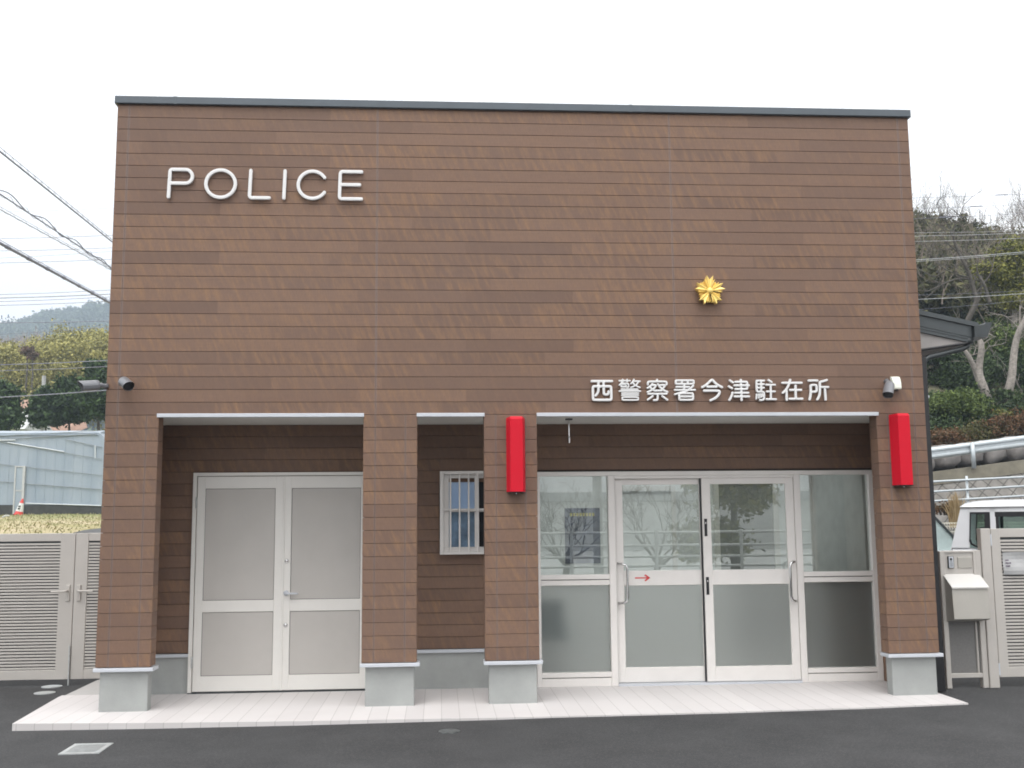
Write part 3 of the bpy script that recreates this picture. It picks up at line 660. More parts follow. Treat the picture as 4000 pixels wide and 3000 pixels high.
# ------------------------------------------------------------------ surveillance cameras, sensor, hanging rod
def cctv(base, tip, label, dome=False, wallp=None):
    base, tip = np.array(base), np.array(tip); d = tip-base; L = np.linalg.norm(d); d /= L
    rt = np.cross(d, (0,0,1)); rt /= np.linalg.norm(rt); u_ = np.cross(rt, d)
    t = thing('security_camera', tuple(base), label, 'camera', 'security cameras on the front wall')
    m = M(); prof = []
    for k in range(15):
        a = R(-20+220*k/14); prof.append((math.cos(a)*.047, math.sin(a)*.047))
    prof += [(-.040,-.030), (-.022,-.043), (.022,-.043), (.040,-.030)]
    n = len(prof); rings = [(0,.80),(.012,.94),(.03,1),(L-.01,1.),(L,1.02)]
    for s, w in rings:
        for a, b in prof:
            q = base+d*(s+(.035 if b > 0 and s >= L else 0)*(b/.047))+rt*a*w+u_*b*w; m.v.append(tuple(q))
    for i in range(len(rings)-1):
        for k in range(n):
            a, b = i*n+k, i*n+(k+1) % n; m.f.append((a, b, b+n, a+n))
    m.f.append(tuple(range(n))[::-1])
    put('housing', m, 'cam', t, smooth=False)
    lm = M(); c = tip-d*.012; o = 0
    for s in (.0, .003):
        for k in range(16): lm.v.append(tuple(c+d*s+(rt*math.cos(k*math.pi/8)+u_*math.sin(k*math.pi/8))*.042))
    lm.f = [tuple(range(16, 32))]+[(k, (k+1) % 16, (k+1) % 16+16, k+16) for k in range(16)]
    ln = put('lens_window', lm, 'black', t)
    w = np.array(wallp)
    put('bracket', M().tube([tuple(base+d*.03), tuple(base-d*.02), tuple((base-d*.02)*.4+w*.6), tuple(w)], [.022,.022,.018,.03], 10), 'cam', t, smooth=True)
    return t
cctv((.165,-.085,2.825), (.245,-.19,2.768), 'grey bullet camera on the left of the front wall, aimed toward the entrance', wallp=(.155,.0,2.82))
cctv((-.045,-.06,2.79), (-.165,-.14,2.772), 'grey bullet camera reaching out past the left edge of the building', wallp=(.0,-.0,2.785))
c3 = cctv((7.055,-.075,2.795), (6.985,-.185,2.690), 'grey bullet camera beside the white sensor box above the right red lamp', wallp=(7.06,.0,2.83))
put('cable', M().tube([(7.03,-.10,2.735),(7.05,-.05,2.715),(7.075,-.03,2.71),(7.10,0,2.708)], .004, 6), 'black', c3)
sb = M(); xa, xb = 7.094, 7.170
rows = [(2.752,-.012,0),(2.752,-.062,0),(2.765,-.067,0),(2.80,-.064,0),(2.84,-.052,0),(2.868,-.034,0),(2.873,-.02,0),(2.873,0,0)]
nv = len(rows); sb.add([(xa,y,z) for z,y,_ in rows]+[(xb,y,z) for z,y,_ in rows], [tuple(range(nv)), tuple(range(2*nv-1,nv-1,-1))]+[(i, i+nv, (i+1) % nv+nv, (i+1) % nv) for i in range(nv)])
SB = thing('wall_sensor', (7.13,0,2.75), 'cream white curved sensor box on the wall above the right red lamp', 'sensor')
put('cover', sb, 'cream', SB); put('cable_gland', M().tube([(7.14,-.03,2.756),(7.14,-.03,2.74)], .014, 10), 'dark', SB)
HR = thing('hanging_rod', (4.142,.40,2.53), 'thin steel rod hanging from the porch ceiling near the entrance', 'hanging rod')
put('rod', M().tube([(4.142,.40,2.52),(4.141,.40,2.36)], .006, 8), 'steel', HR)
put('ceiling_plate', M().lathe([(.034,2.518),(.036,2.529)], (4.142,.40,0), 14), 'dark', HR)
put('end_knob', M().lathe([(.004,2.30),(.010,2.305),(.011,2.35),(.006,2.362)], (4.141,.40,0), 10), 'steel', HR)

# things standing in the room
CB = thing('wood_cabinet', (6.95,1.6,.012), 'dark brown cabinet behind the right frosted pane', 'cabinet')
put('carcass', M().cbox(6.76, 7.205, 1.02, 1.9, .012, 1.0, .005), 'wood', CB)
put('cabinet_door', M().cbox(6.775, 6.975, 1.00, 1.018, .05, .95, .003).cbox(6.985, 7.195, 1.00, 1.018, .05, .95, .003), 'wood', CB)
CH = thing('office_chair', (4.03,1.5,.012), 'dark teal chair showing blurred behind the left frosted pane', 'chair')
put('seat', M().cbox(3.82, 4.24, 1.25, 1.68, .40, .48, .02), 'teal', CH)
put('backrest', M().cbox(3.84, 4.16, 1.24, 1.30, .42, .80, .02), 'teal', CH)
put('stand', M().tube([(4.03,1.46,.05),(4.03,1.46,.40)], .03, 8), 'black', CH)
put('base', M().box(3.84, 4.22, 1.43, 1.49, .03, .06).box(4.0, 4.06, 1.27, 1.65, .03, .059), 'black', CH)
PO = thing('wall_poster', (4.55,2.54,1.4), 'dark blue poster with yellow heading on the room wall behind the left glass', 'poster')
put('sheet', M().box(4.34, 4.74, 2.541, 2.546, 1.10, 1.72), 'poster', PO)
hm = M()
for i in range(8): hm.box(4.40+i*.036, 4.425+i*.036, 2.5385, 2.5405, 1.63, 1.665)
put('heading', hm, 'yellow', PO)

# ------------------------------------------------------------------ gates
def gate_leaf(x0, x1, z0, z1, yy, par, stile_l, stile_r, pitch=.0316, top=.082, bot=.095):
    lf = put('gate_leaf', M().cbox(x0, x0+stile_l, yy, yy+.04, z0, z1, .003).cbox(x1-stile_r, x1, yy, yy+.04, z0, z1, .003)
             .cbox(x0+stile_l-.002, x1-stile_r+.002, yy+.003, yy+.037, z1-top, z1, .003).cbox(x0+stile_l-.002, x1-stile_r+.002, yy+.003, yy+.037, z0, z0+bot, .003), 'gate', par)
    sl_ = M(); z = z0+bot+.006
    while z < z1-top-.02:
        sl_.cbox(x0+stile_l-.002, x1-stile_r+.002, yy+.006, yy+.020, z, z+.0200, .002); z += pitch
    put('louver_slats', sl_, 'gate', lf)
    put('gap_shade_panel', M().box(x0+stile_l-.002, x1-stile_r+.002, yy+.0235, yy+.0275, z0+bot-.002, z1-top+.002), 'dark', lf)  # dark board added so the gaps between slats read as shade
    for xx in (x0+stile_l, x1-stile_r-.03): put('back_rail', M().box(xx, xx+.03, yy+.029, yy+.045, z0+.05, z1-.05), 'gate', lf)
    return lf
GL = thing('double_gate', (-.87,2.0,0), 'pale metal double gate of horizontal louvers left of the building', 'gate')
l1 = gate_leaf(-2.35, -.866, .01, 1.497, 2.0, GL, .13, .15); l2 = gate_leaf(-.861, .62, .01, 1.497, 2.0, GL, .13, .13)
for s, lf in ((-1,l1), (1,l2)):
    xx = -.863+s*.055
    h = M().cbox(xx-.02, xx+.02, 1.985, 2.0, .80, .965, .003).tube([(xx,1.99,.905),(xx,1.955,.905),(xx+s*.01,1.945,.904),(xx+s*.155,1.945,.900)], .010, 8)
    put('lever_handle', h, 'gate', lf)
put('drop_bolt', M().tube([(-.875,1.985,.35),(-.872,1.985,-.05)], .008, 8), 'grate', GL)
GR = thing('right_gate', (8.16,.42,0), 'pale metal louver gate with tall post right of the letterbox pillar', 'gate')
put('gate_post', M().cbox(8.066, 8.160, .385, .465, -.01, 1.468, .004), 'gate', GR)
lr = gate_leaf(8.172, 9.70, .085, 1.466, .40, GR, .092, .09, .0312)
hm = M()
for z in (1.36, .16): hm.tube([(8.166,.392,z-.055),(8.166,.392,z+.055)], .008, 8)
put('hinge', hm, 'alu', lr)
BN = thing('plastic_notice', (8.42,.395,1.03), 'crumpled pale plastic notice with dark print tied to the right gate', 'notice')
bm_ = M(); nx_, nz_ = 14, 6
for j in range(nz_+1):
    for i in range(nx_+1):
        u, v = i/nx_, j/nz_; bm_.v.append((8.268+u*.62, .392-.006*math.sin(u*9+v*3)-.006*math.sin(v*7), 1.035+v*.205+.012*math.sin(u*5)*(v-.3)-.02*u*(v-.4)))
for j in range(nz_):
    for i in range(nx_): a = j*(nx_+1)+i; bm_.f.append((a, a+1, a+nx_+2, a+nx_+1))
put('sheet', bm_, 'plastic', BN)
pm_ = M(); rnd = random.Random(3)
for z, w in ((1.168,.030), (1.142,.048), (1.114,.042)):
    x = 8.288
    while x < 8.288+w: q = rnd.uniform(.006,.011); pm_.box(x, x+q, .376, .3775, z-.006, z+.006); x += q+.003
for z in (1.145, 1.118, 1.09): pm_.box(8.50, 8.55, .376, .3775, z-.006, z+.006)
put('print', pm_, 'print_', BN)
tt = M().tube([(8.27,.39,1.23),(8.265,.40,1.26)], .003, 5); put('tie', tt, 'black', BN)

# letterbox pillar
LP = thing('letterbox_pillar', (7.86,.4,0), 'pale metal pillar with intercom, blank name plate and letterbox beside the downpipe', 'letterbox')
put('post', M().cbox(7.658, 7.706, .40, .47, -.01, 1.258, .004), 'gate', LP)
put('post', M().cbox(8.008, 8.062, .40, .47, -.01, 1.264, .004), 'gate', LP)
put('head_panel', M().cbox(7.704, 8.010, .412, .46, .96, 1.262, .003), 'gate', LP)
put('shadow_rail', M().cbox(7.704, 8.010, .400, .4115, 1.245, 1.260, .002).cbox(7.985, 8.010, .400, .4115, .96, 1.245, .002), 'gate', LP)
put('lower_panel', M().box(7.706, 8.008, .43, .445, .125, .66), 'smoke', LP)
put('rail', M().cbox(7.704, 8.010, .405, .455, .085, .125, .003), 'gate', LP); put('rail', M().cbox(7.972, 7.988, .415, .45, .125, .62, .002), 'gate', LP)
ic = put('intercom', M().cbox(7.735, 7.792, .392, .412, 1.100, 1.211, .003), 'dark', LP)
put('faceplate', M().cbox(7.740, 7.784, .388, .392, 1.104, 1.207, .001), 'alu', ic)
put('camera_eye', M().lathe([(.001,-.004),(.010,-.003),(.012,0)], (7.761,.388,1.184), 14, 'y'), 'black', ic)
sp = M()
for i in range(5): sp.box(7.748, 7.776, .3868, .3875, 1.115+i*.009, 1.118+i*.009)
sp.box(7.752, 7.772, .3868, .3875, 1.163, 1.168)
put('speaker_grille', sp, 'dark', ic)
put('name_plate', M().cbox(7.834, 7.972, .403, .412, 1.098, 1.201, .003), 'boxm', LP)
xl, xr = 7.690, 8.035
bx = M(); pr_ = [(.412,.60),(.265,.63),(.245,.64),(.262,.925),(.412,1.035)]
pts0 = [(xl,y,z) for y,z in pr_]; pts1 = [(xr,y,z) for y,z in pr_]; bx.add(pts0+pts1, [(4,3,2,1,0),(5,6,7,8,9)]+[(i, (i+1) % 5, (i+1) % 5+5, i+5) for i in range(5)])
lb = put('letterbox', bx, 'boxm', LP)
lid = M(); q0 = [(xl-.006,.416,1.046),(xr+.006,.416,1.046),(xr+.006,.246,.930),(xl-.006,.246,.930)]
lid.add(q0+[(x,y,z-.012) for x,y,z in q0], [(0,3,2,1),(4,5,6,7),(0,4,7,3),(2,6,5,1),(3,7,6,2)]); put('lid', lid, 'boxtop', lb)

# ------------------------------------------------------------------ covers in the asphalt
def slab_ring(name, c, r0, r1, zt, mat, par): put(name, M().lathe([(r0,zt-.004),(r0,zt),(r1,zt)], c, 28), mat, par)
DG = thing('drain_grate', (.35,-1.27,ground_z(.3)), 'square galvanised drain grate in the asphalt at lower left', 'drain grate')
zg = ground_z(.35)
fm = M(); xa, xb, ya, yb = .208, .492, -1.44, -1.085
fm.box(xa, xb, ya, ya+.035, zg-.03, zg+.007).box(xa, xb, yb-.035, yb, zg-.03, zg+.007).box(xa, xa+.035, ya+.035, yb-.035, zg-.03, zg+.0068).box(xb-.035, xb, ya+.035, yb-.035, zg-.03, zg+.0068)
put('frame', fm, 'grate', DG)
bmx = M(); n_ = 17
for i in range(n_):
    x = xa+.042+(xb-xa-.084)*i/(n_-1); bmx.box(x-.0035, x+.0035, ya+.034, yb-.034, zg+.0005, zg+.0058)
put('grating_bars', bmx, 'grate', DG)
put('dark_pit', M().box(xa+.034, xb-.034, ya+.034, yb-.034, zg-.02, zg+.0004), 'black', DG)
for (x, y, r_, mt, lab) in ((3.0,-1.06,.083,'iron','small round iron cover in the asphalt in front of the porch'), (-1.03,1.97,.10,'grate','round pale metal cover nearest the left gate'), (-.95,1.55,.10,'grate','round pale metal cover nearer the porch corner by the left gate')):
    z = ground_z(x); t = thing('drain_cover', (x,y,z), lab, 'drain cover')
    put('rim', M().lathe([(r_,z-.01),(r_,z+.006),(r_*.86,z+.007)], (x,y,0), 28), mt, t)
    put('lid', M().lathe([(r_*.80,z-.005),(r_*.80,z+.009),(r_*.60,z+.010),(r_*.2,z+.0085)], (x,y,0), 28), mt, t)

# ================================================================== surroundings
rng = np.random.default_rng(7)
def clumps(rng, c, rad, nc, nl, cs, shell=.55, flatb=True):
    """leaf points: clumps spread through an ellipsoid, leaves round each clump"""
    c = np.array(c); rad = np.array(rad)
    d = rng.normal(size=(nc,3)); d /= np.linalg.norm(d, axis=1)[:,None]
    if flatb: d[:,2] = np.where(d[:,2] < -.55, -d[:,2]*.6, d[:,2])
    r = shell+(1-shell)*rng.uniform(0, 1, nc)**.7
    cen = c+d*rad*r[:,None]*rng.uniform(.82, 1.08, nc)[:,None]
    k = rng.integers(max(2, nl//2), nl+nl//2, nc)
    idx = np.repeat(np.arange(nc), k)
    o = rng.normal(size=(len(idx),3))*np.array([1,1,.62])*cs*rng.uniform(.6, 1.3, nc)[idx][:,None]
    return cen[idx]+o
def branch(m, p, d, L, r, depth, rng, spread=.55, up=.15, minr=.006, seg=5):
    p = np.array(p, float); d = np.array(d, float); d /= np.linalg.norm(d); pts = [p]; rad = [r]; k = 4
    for i in range(k):
        d = d+rng.normal(size=3)*.13+np.array([0,0,up*.25]); d /= np.linalg.norm(d)
        p = p+d*L/k; pts.append(p); rad.append(max(minr, r*(1-.45*(i+1)/k)))
    m.tube(pts, rad, seg if r > .05 else 3, False)
    if depth <= 0: return
    n = rng.integers(2, 4)
    for j in range(n):
        i = k if j == 0 else int(rng.integers(1, k+1))
        dd = d+rng.normal(size=3)*spread; dd[2] += up; dd /= np.linalg.norm(dd)
        branch(m, pts[i], dd, L*rng.uniform(.6, .85), max(minr, rad[i]*rng.uniform(.55, .8)), depth-1, rng, spread, up, minr, seg)

# ---- left: raised field, greenhouse, trees, far hill
def fz(x, y): return 1.22+(y-6)*.0262 if y < 45 else 2.24+(y-45)*.12
fm = M(); xs = np.linspace(-60, 0, 41); ys = list(np.linspace(6, 45, 27))+[52, 60, 75, 95, 120, 150]
nr = np.random.default_rng(2)
for y in ys:
    for x in xs: fm.v.append((x, y, fz(x, y)+nr.normal()*.025))
for j in range(len(ys)-1):
    for i in range(len(xs)-1): a = j*len(xs)+i; fm.f.append((a, a+1, a+1+len(xs), a+len(xs)))
put('field', fm, 'grass', kind='structure', smooth=True)
put('field_bank', M().add([(-60,5.7,-.1),(0,5.7,-.1),(0,6.0,1.26),(-60,6.0,1.26)], [(0,1,2,3)]).add([(0,5.7,-.1),(0,150,-.1),(0,150,15),(0,45,2.3),(0,6,1.26)], [(0,1,2,3,4)]), concrete('bank_shade_dark', (.05,.047,.04), .3), kind='structure')  # bank colour darkened so the left gate's gaps look shaded
bl = M(); n = 7000
y = 9+ (rng.uniform(0, 1, n)**.8)*29; x = -2.0-rng.uniform(0, 1, n)*(6+y*.36)
z = 1.22+(y-6)*.0262
c = np.stack([x, y, z+.03], 1); q = M(); a = rng.normal(size=(n,3))*np.array([.035,.035,0])+np.array([0,0,1])*rng.uniform(.02, .07, n)[:,None]
w = np.stack([rng.uniform(-.02,.02,n), rng.uniform(-.02,.02,n), np.zeros(n)], 1)*1.2
v = np.stack([c-w, c+w, c+w*.3+a, c-w*.3+a], 1).reshape(-1, 3)
q.v = [tuple(p) for p in v.tolist()]; q.f = [(4*i,4*i+1,4*i+2,4*i+3) for i in range(n)]
put('grass', q, 'blade', label='short patchy dry and green grass on the raised field', cat='grass', kind='stuff')
# greenhouse
YG = 38.0
def gx(px): return at(px, 1850, YG)[0]
GH = thing('greenhouse', (gx(200),YG,2.0), 'pale blue plastic greenhouse with a dark base strip on the field', 'greenhouse')
gl_, gr_ = gx(-420), gx(402); zb0 = at(250,2012,YG)[2]; zt0 = at(200,1700,YG)[2]; ztop = at(250,1672,YG)[2]
wl = M(); wl.prism([(gl_,zb0+.2),(gr_,zb0+.2),(gr_,zt0-.35)]+[(gr_-.32+.32*math.cos(R(a)), zt0-.35+.47*math.sin(R(a))) for a in (20,40,60,80)]+[(gl_,zt0+.1)], YG, YG+9)
put('film_wall', wl, 'film', GH)
rf = M(); prof = [(YG-.06,zt0),(YG+.3,zt0+.16),(YG+1.2,zt0+.30),(YG+4.5,zt0+.36),(YG+7,zt0+.25),(YG+9,zt0)]
nrp = len(prof); rf.add([(gl_,y,z) for y,z in prof]+[(gr_-.25,y,z) for y,z in prof], [tuple(range(nrp)), tuple(range(2*nrp-1,nrp-1,-1))]+[(i, i+nrp, (i+1) % nrp+nrp, (i+1) % nrp) for i in range(nrp)])
put('film_roof', rf, 'film', GH)
put('base_strip', M().prism([(gl_,zb0-.25),(gr_,zb0-.25),(gr_,zb0+.42),(gl_,zb0+.5)], YG-.04, YG), 'ghdark', GH)
def rail(a, b, r_=.015, yy=YG-.05, mt='ghrail', nm='film_rail'):
    p0, p1 = at(a[0],a[1],yy), at(b[0],b[1],yy); put(nm, M().tube([p0, (p0+p1)/2, p1], r_, 6), mt, GH)
rail((-100,1708), (395,1682)); rail((0,1716), (378,1695), .02); rail((0,1725), (398,1793)); rail((255,1716), (398,1747), .018)
rail((-20,1811), (398,1856)); rail((97,1889), (396,1911), .02); rail((-20,1880), (52,1884), .018)
rail((-100,1722), (60,1719), .03, YG-.06, 'filmlight', 'film_fold'); rail((372,1740), (372,1790), .03, YG-.06, 'filmlight', 'film_fold'); rail((100,1966), (395,1975), .028, YG-.06, 'filmlight', 'film_fold'); rail((30,1728), (250,1764), .025, YG-.055, 'filmlight', 'film_fold')
for px in range(-400, 400, 36): put('film_rib', M().box(gx(px)-.022, gx(px)+.022, YG-.012, YG+.01, zb0+.45, zt0-.02), 'film', GH)
p0, p1 = at(55,2008,YG-.1), at(90,1825,YG-.1)
dr = put('door', M().box(p0[0], p1[0], YG-.10, YG-.02, p0[2], p1[2]), 'film', GH)
put('door_frame', M().box(p0[0]-.06, p0[0]-.001, YG-.13, YG-.02, p0[2], p1[2]+.06).box(p1[0]+.001, p1[0]+.10, YG-.13, YG-.02, p0[2], p1[2]+.06).box(p0[0], p1[0], YG-.125, YG-.02, p1[2]+.001, p1[2]+.06).box(p0[0], p1[0], YG-.12, YG-.101, (p0[2]+p1[2])/2-.03, (p0[2]+p1[2])/2+.03), 'roofpale', dr)
# cone
b = at(72, 2013, YG-.9); t_ = at(89, 1948, YG-.9); H = t_[2]-b[2]
CN = thing('traffic_cone', tuple(b), 'red and white traffic cone leaning by the greenhouse door', 'traffic cone')
ax = (t_-b)
def cone(u0, u1, r0, r1, nm, mt): put(nm, M().tube([b+ax*u0, b+ax*u1], [r0, r1], 14), mt, CN)
cone(.0, .06, .20, .20, 'base', 'conered'); cone(.06, .24, .175, .15, 'lower_band', 'conered'); cone(.24, .74, .15, .085, 'white_sleeve', 'conewhite'); cone(.74, 1., .085, .03, 'tip', 'conered')
pm_ = M()
for u in (.40, .54):
    q = b+ax*u; pm_.box(q[0]-.045, q[0]+.045, q[1]-.150, q[1]-.145, q[2]-.03, q[2]+.03)
put('sleeve_print', pm_, 'black', CN)
a0 = at(8, 2023, 30); a1 = at(36, 2018, 30); put('wood_stick', M().tube([a0+[0,0,.02], (a0+a1)/2+[0,0,.06], a1+[0,0,.03]], .03, 6), 'roofpale', label='short pale stick lying in the grass near the cone', cat='stick')
s0, s1, s2, s3 = at(285,2081,7.5), at(395,2082,7.5), at(395,2067,11), at(330,2074,11)
put('black_sheet', M().add([s0,s1,s2+[0,0,.02],s3+[0,0,.02]]+[p-np.array([0,0,.06]) for p in (s0,s1,s2,s3)], [(0,1,2,3),(4,7,6,5),(0,4,5,1),(1,5,6,2),(2,6,7,3),(3,7,4,0)]), 'ghdark', label='black plastic sheet at the field edge behind the left gate', cat='plastic sheet')

def leafy_tree(name, label, px, row_top, row_bot, y, wpx, mat, bark, leaf, nc, nl, group=None, seed=0, cat='tree', cs=.32, base=None, shell=.5):
    rg = np.random.default_rng(seed); top = at(px, row_top, y); bot = at(px, row_bot, y); s = (y-CAM[1])/FPX
    h = top[2]-bot[2]; c = (top+bot)/2+np.array([0,0,.0]); rad = np.array([wpx*s/2, wpx*s/2*.9, h/2])
    gz = base if base is not None else bot[2]-h*.25
    t = thing(name, (c[0],y,gz), label, cat, group)
    put('crown', M().quads(clumps(rg, c, rad, nc, nl, cs*min(rad)*1.0, shell), leaf, rg), mat, t)
    tm = M().tube([(c[0],y,gz-.3),(c[0]+.1,y,gz+h*.3),(c[0]-.05,y,c[2]+h*.2)], [.03*h+.05,.02*h+.04,.02], 7)
    for k in range(6):
        dd = rg.normal(size=3); dd[2] = abs(dd[2])*.5; tm.tube([(c[0],y,c[2]-h*.3+k*h*.09), np.array((c[0],y,c[2]-h*.2+k*h*.09))+dd*rad*.45], [.012*h+.02,.015], 4)
    put('trunk', tm, bark, t); return t
PN = 'dark pines behind the greenhouse'
leafy_tree('pine_tree', 'dark broad pine at the far left edge behind the greenhouse', -2, 1488, 1700, 60, 112, 'ever', 'barkd', .17, 150, 140, PN, 1, base=5)
leafy_tree('pine_tree', 'dark rounded pine behind the greenhouse right of the bare soil gap', 180, 1512, 1700, 60, 92, 'ever', 'barkd', .17, 130, 140, PN, 2, base=5)
leafy_tree('pine_tree', 'dark middle pine behind the greenhouse below the yellow grove', 272, 1480, 1700, 62, 116, 'ever', 'barkd', .17, 150, 140, PN, 3, base=5)
leafy_tree('pine_tree', 'tall dark pine behind the greenhouse touching the building edge', 386, 1420, 1690, 58, 104, 'ever', 'barkd', .17, 170, 140, PN, 4, base=5)
leafy_tree('pine_tree', 'low dark shrubby pine over the greenhouse roof at far left', 30, 1600, 1690, 56, 70, 'ever', 'barkd', .17, 60, 120, PN, 5, base=5)
for i, (px, rt, yy, lab) in enumerate(((480,1440,61,'dark pine just behind the left edge of the building'), (600,1400,64,'tall dark pine hidden behind the left part of the building'), (730,1450,60,'low dark pine hidden behind the left part of the building'), (860,1420,63,'dark pine hidden behind the double door side of the building'))):
    leafy_tree('pine_tree', lab, px, rt, 1700, yy, 130, 'ever', 'barkd', .2, 110, 90, PN, 120+i, base=5)
# pale roof among the pines and red soil
h0, h1 = at(-60,1640,66), at(88,1628,66); zr = h0[2]
HS = thing('farm_house', (h0[0],66,4), 'small house with pale tiled roof half hidden among the dark pines', 'house')
put('wall', M().box(h0[0], h1[0], 66, 71, 4, zr-.6), 'whiteb', HS)
put('roof', M().add([(h0[0]-.4,65.4,zr-.7),(h1[0]+.4,65.4,zr-.7),(h1[0]+.2,68.5,zr+.9),(h0[0]-.2,68.5,zr+.9),(h1[0]+.4,71.6,zr-.7),(h0[0]-.4,71.6,zr-.7)], [(0,1,2,3),(3,2,4,5),(1,4,2),(0,3,5),(0,5,4,1)]), 'roofpale', HS)
sl_ = M(); A = [at(40,1700,74), at(330,1700,74), at(330,1560,90), at(-20,1560,90)]
nu, nv_ = 14, 10
for j in range(nv_+1):
    for i in range(nu+1):
        u, v = i/nu, j/nv_; P = (A[0]*(1-u)+A[1]*u)*(1-v)+(A[3]*(1-u)+A[2]*u)*v; sl_.v.append(tuple(P+nr.normal(size=3)*.25))
for j in range(nv_):
    for i in range(nu): a = j*(nu+1)+i; sl_.f.append((a,a+1,a+nu+2,a+nu+1))
put('soil_slope', sl_, 'redsoil', kind='structure', smooth=True)
pp = at(170,1560,62.2); pt = at(172,1468,62.2)
put('concrete_post', M().tube([(pp[0],62.2,3),(pt[0],62.2,pt[2])], [.15,.13], 12), 'pole', label='pale concrete post standing between the dark pines', cat='post')
# yellow-green bamboo grove
pts = []
for i in range(330):
    px = rng.uniform(-150, 520) if i < 190 else rng.uniform(500, 1250); row = np.interp(px, [-150,0,100,180,230,300,400,520,1250], [1395,1400,1405,1390,1362,1350,1345,1345,1380])+abs(rng.normal())*55+rng.uniform(0, 25)
    yy = rng.uniform(98, 122); pts.append(clumps(rng, at(px, row, yy), (1.5,1.5,2.4), 16, 52, .55, .3, False))
    pts.append(clumps(rng, at(px, row+70+rng.uniform(0, 60), yy-2), (1.6,1.5,2.6), 12, 46, .55, .3, False))
put('bamboo_grove', M().quads(np.concatenate(pts), .165, rng), 'bamboo', label='yellow-green bamboo grove below the hazy hill', cat='bamboo grove', kind='stuff')
for px, row, lab, sd in ((106,1368,'small brown-leaved tree poking above the bamboo grove, higher of two',21), (127,1390,'small brown-leaved tree just below and right of the higher brown tree',22)):
    rg = np.random.default_rng(sd); yy = 96; c = at(px,row,yy); t = thing('brown_tree', (c[0],yy,c[2]-6), lab, 'tree', 'brown trees above the bamboo')
    put('crown', M().quads(clumps(rg, c, (.55,.5,.45), 26, 14, .16, .2, False), .16, rg), 'brownleaf', t)
    put('trunk', M().tube([(c[0],yy,c[2]-6),(c[0]+.1,yy,c[2]-2),(c[0],yy,c[2]+.2)], [.12,.08,.03], 6), 'barkd', t)
# far hill: ridge profile measured at 400 m
HS_ = 2.2                                       # ridge profile measured on the view ray, standing 2.2 times as far off
HX = [-900,-520,-320,-240,-190,-176,-163,-152,-144.5,-135,-124,-112,-90,-40,20,80,140,200,300]
HZ = [20,30,38,52,66,72,74.5,78,83,83.5,85.5,90,92,95,88,60,40,28,18]
def hill_z(x, y):
    """height at (x,y) of the far hill"""
    xs_, ys_ = (x-2.9)/HS_+2.9, (y+9.5)/HS_-9.5
    rz_ = np.interp(xs_, HX, HZ); t = (ys_-150)/250
    h = np.where(t < 1, 14.9+(rz_-14.9)*np.clip(t, 0, 1)**1.35, rz_-(ys_-400)*.25)
    return (h-1.57)*HS_+1.57
def far(x, y): return (x-2.9)*HS_+2.9, (y+9.5)*HS_-9.5
hm = M(); xs = np.linspace(-600, 120, 91); ys = np.linspace(150, 470, 33)
for y in ys:
    for x in xs: X_, Y_ = far(x, y); hm.v.append((X_, Y_, float(hill_z(X_, Y_))-4+nr.normal()*1.6))
for j in range(len(ys)-1):
    for i in range(len(xs)-1): a = j*len(xs)+i; hm.f.append((a, a+1, a+1+len(xs), a+len(xs)))
put('far_hill', hm, 'soil', kind='structure', smooth=True)
lo = M()                                        # low ground between the fields and the hill
for j, y in enumerate((149, 220, 347)):
    for x in np.linspace(-1300, 280, 30): lo.v.append((x, y, 14.5+(31-14.5)*((y-149)/198.)-1.5))
for j in range(2):
    for i in range(29): a = j*30+i; lo.f.append((a, a+1, a+31, a+30))
put('valley', lo, 'soil', kind='structure', smooth=True)
pts = []; sz = 1.5
for i in range(950):
    y = 160+250*rng.uniform(0, 1)**.75; x = rng.uniform(-.60, -.12)*(y+9)+rng.normal()*8
    if i > 820: x = rng.uniform(-.12, .05)*(y+9)
    X_, Y_ = far(x, y)
    pts.append(clumps(rng, (X_, Y_, float(hill_z(X_, Y_))+(1. if y < 370 else -4.5)), (9,9,6), 9, 24, 2.7, .4, True))
for i in range(200):
    x = rng.uniform(-200, -85); y = rng.uniform(388, 404); X_, Y_ = far(x, y)
    pts.append(clumps(rng, (X_, Y_, float(hill_z(X_, Y_))+rng.uniform(-5.5, .8)), (5.0,5.0,4.6), 8, 24, 1.6, .4, True))
put('far_hill_forest', M().quads(np.concatenate(pts), sz, rng), 'hillleaf', label='hazy blue-green forest covering the far hill', cat='forest', kind='stuff')
bt = M(); rg = np.random.default_rng(5)
for i in range(80):
    px = rg.uniform(-60, 260); yy = rg.uniform(124, 138); p = at(px, rg.uniform(1400, 1432), yy); branch(bt, p-np.array([0,0,2]), (0,0,1), 1.9, .07, 4, rg, .5, .35, .022, 4)
put('bare_wood', bt, 'twigpale', label='pale leafless wood between the bamboo grove and the far hill', cat='wood', kind='stuff')

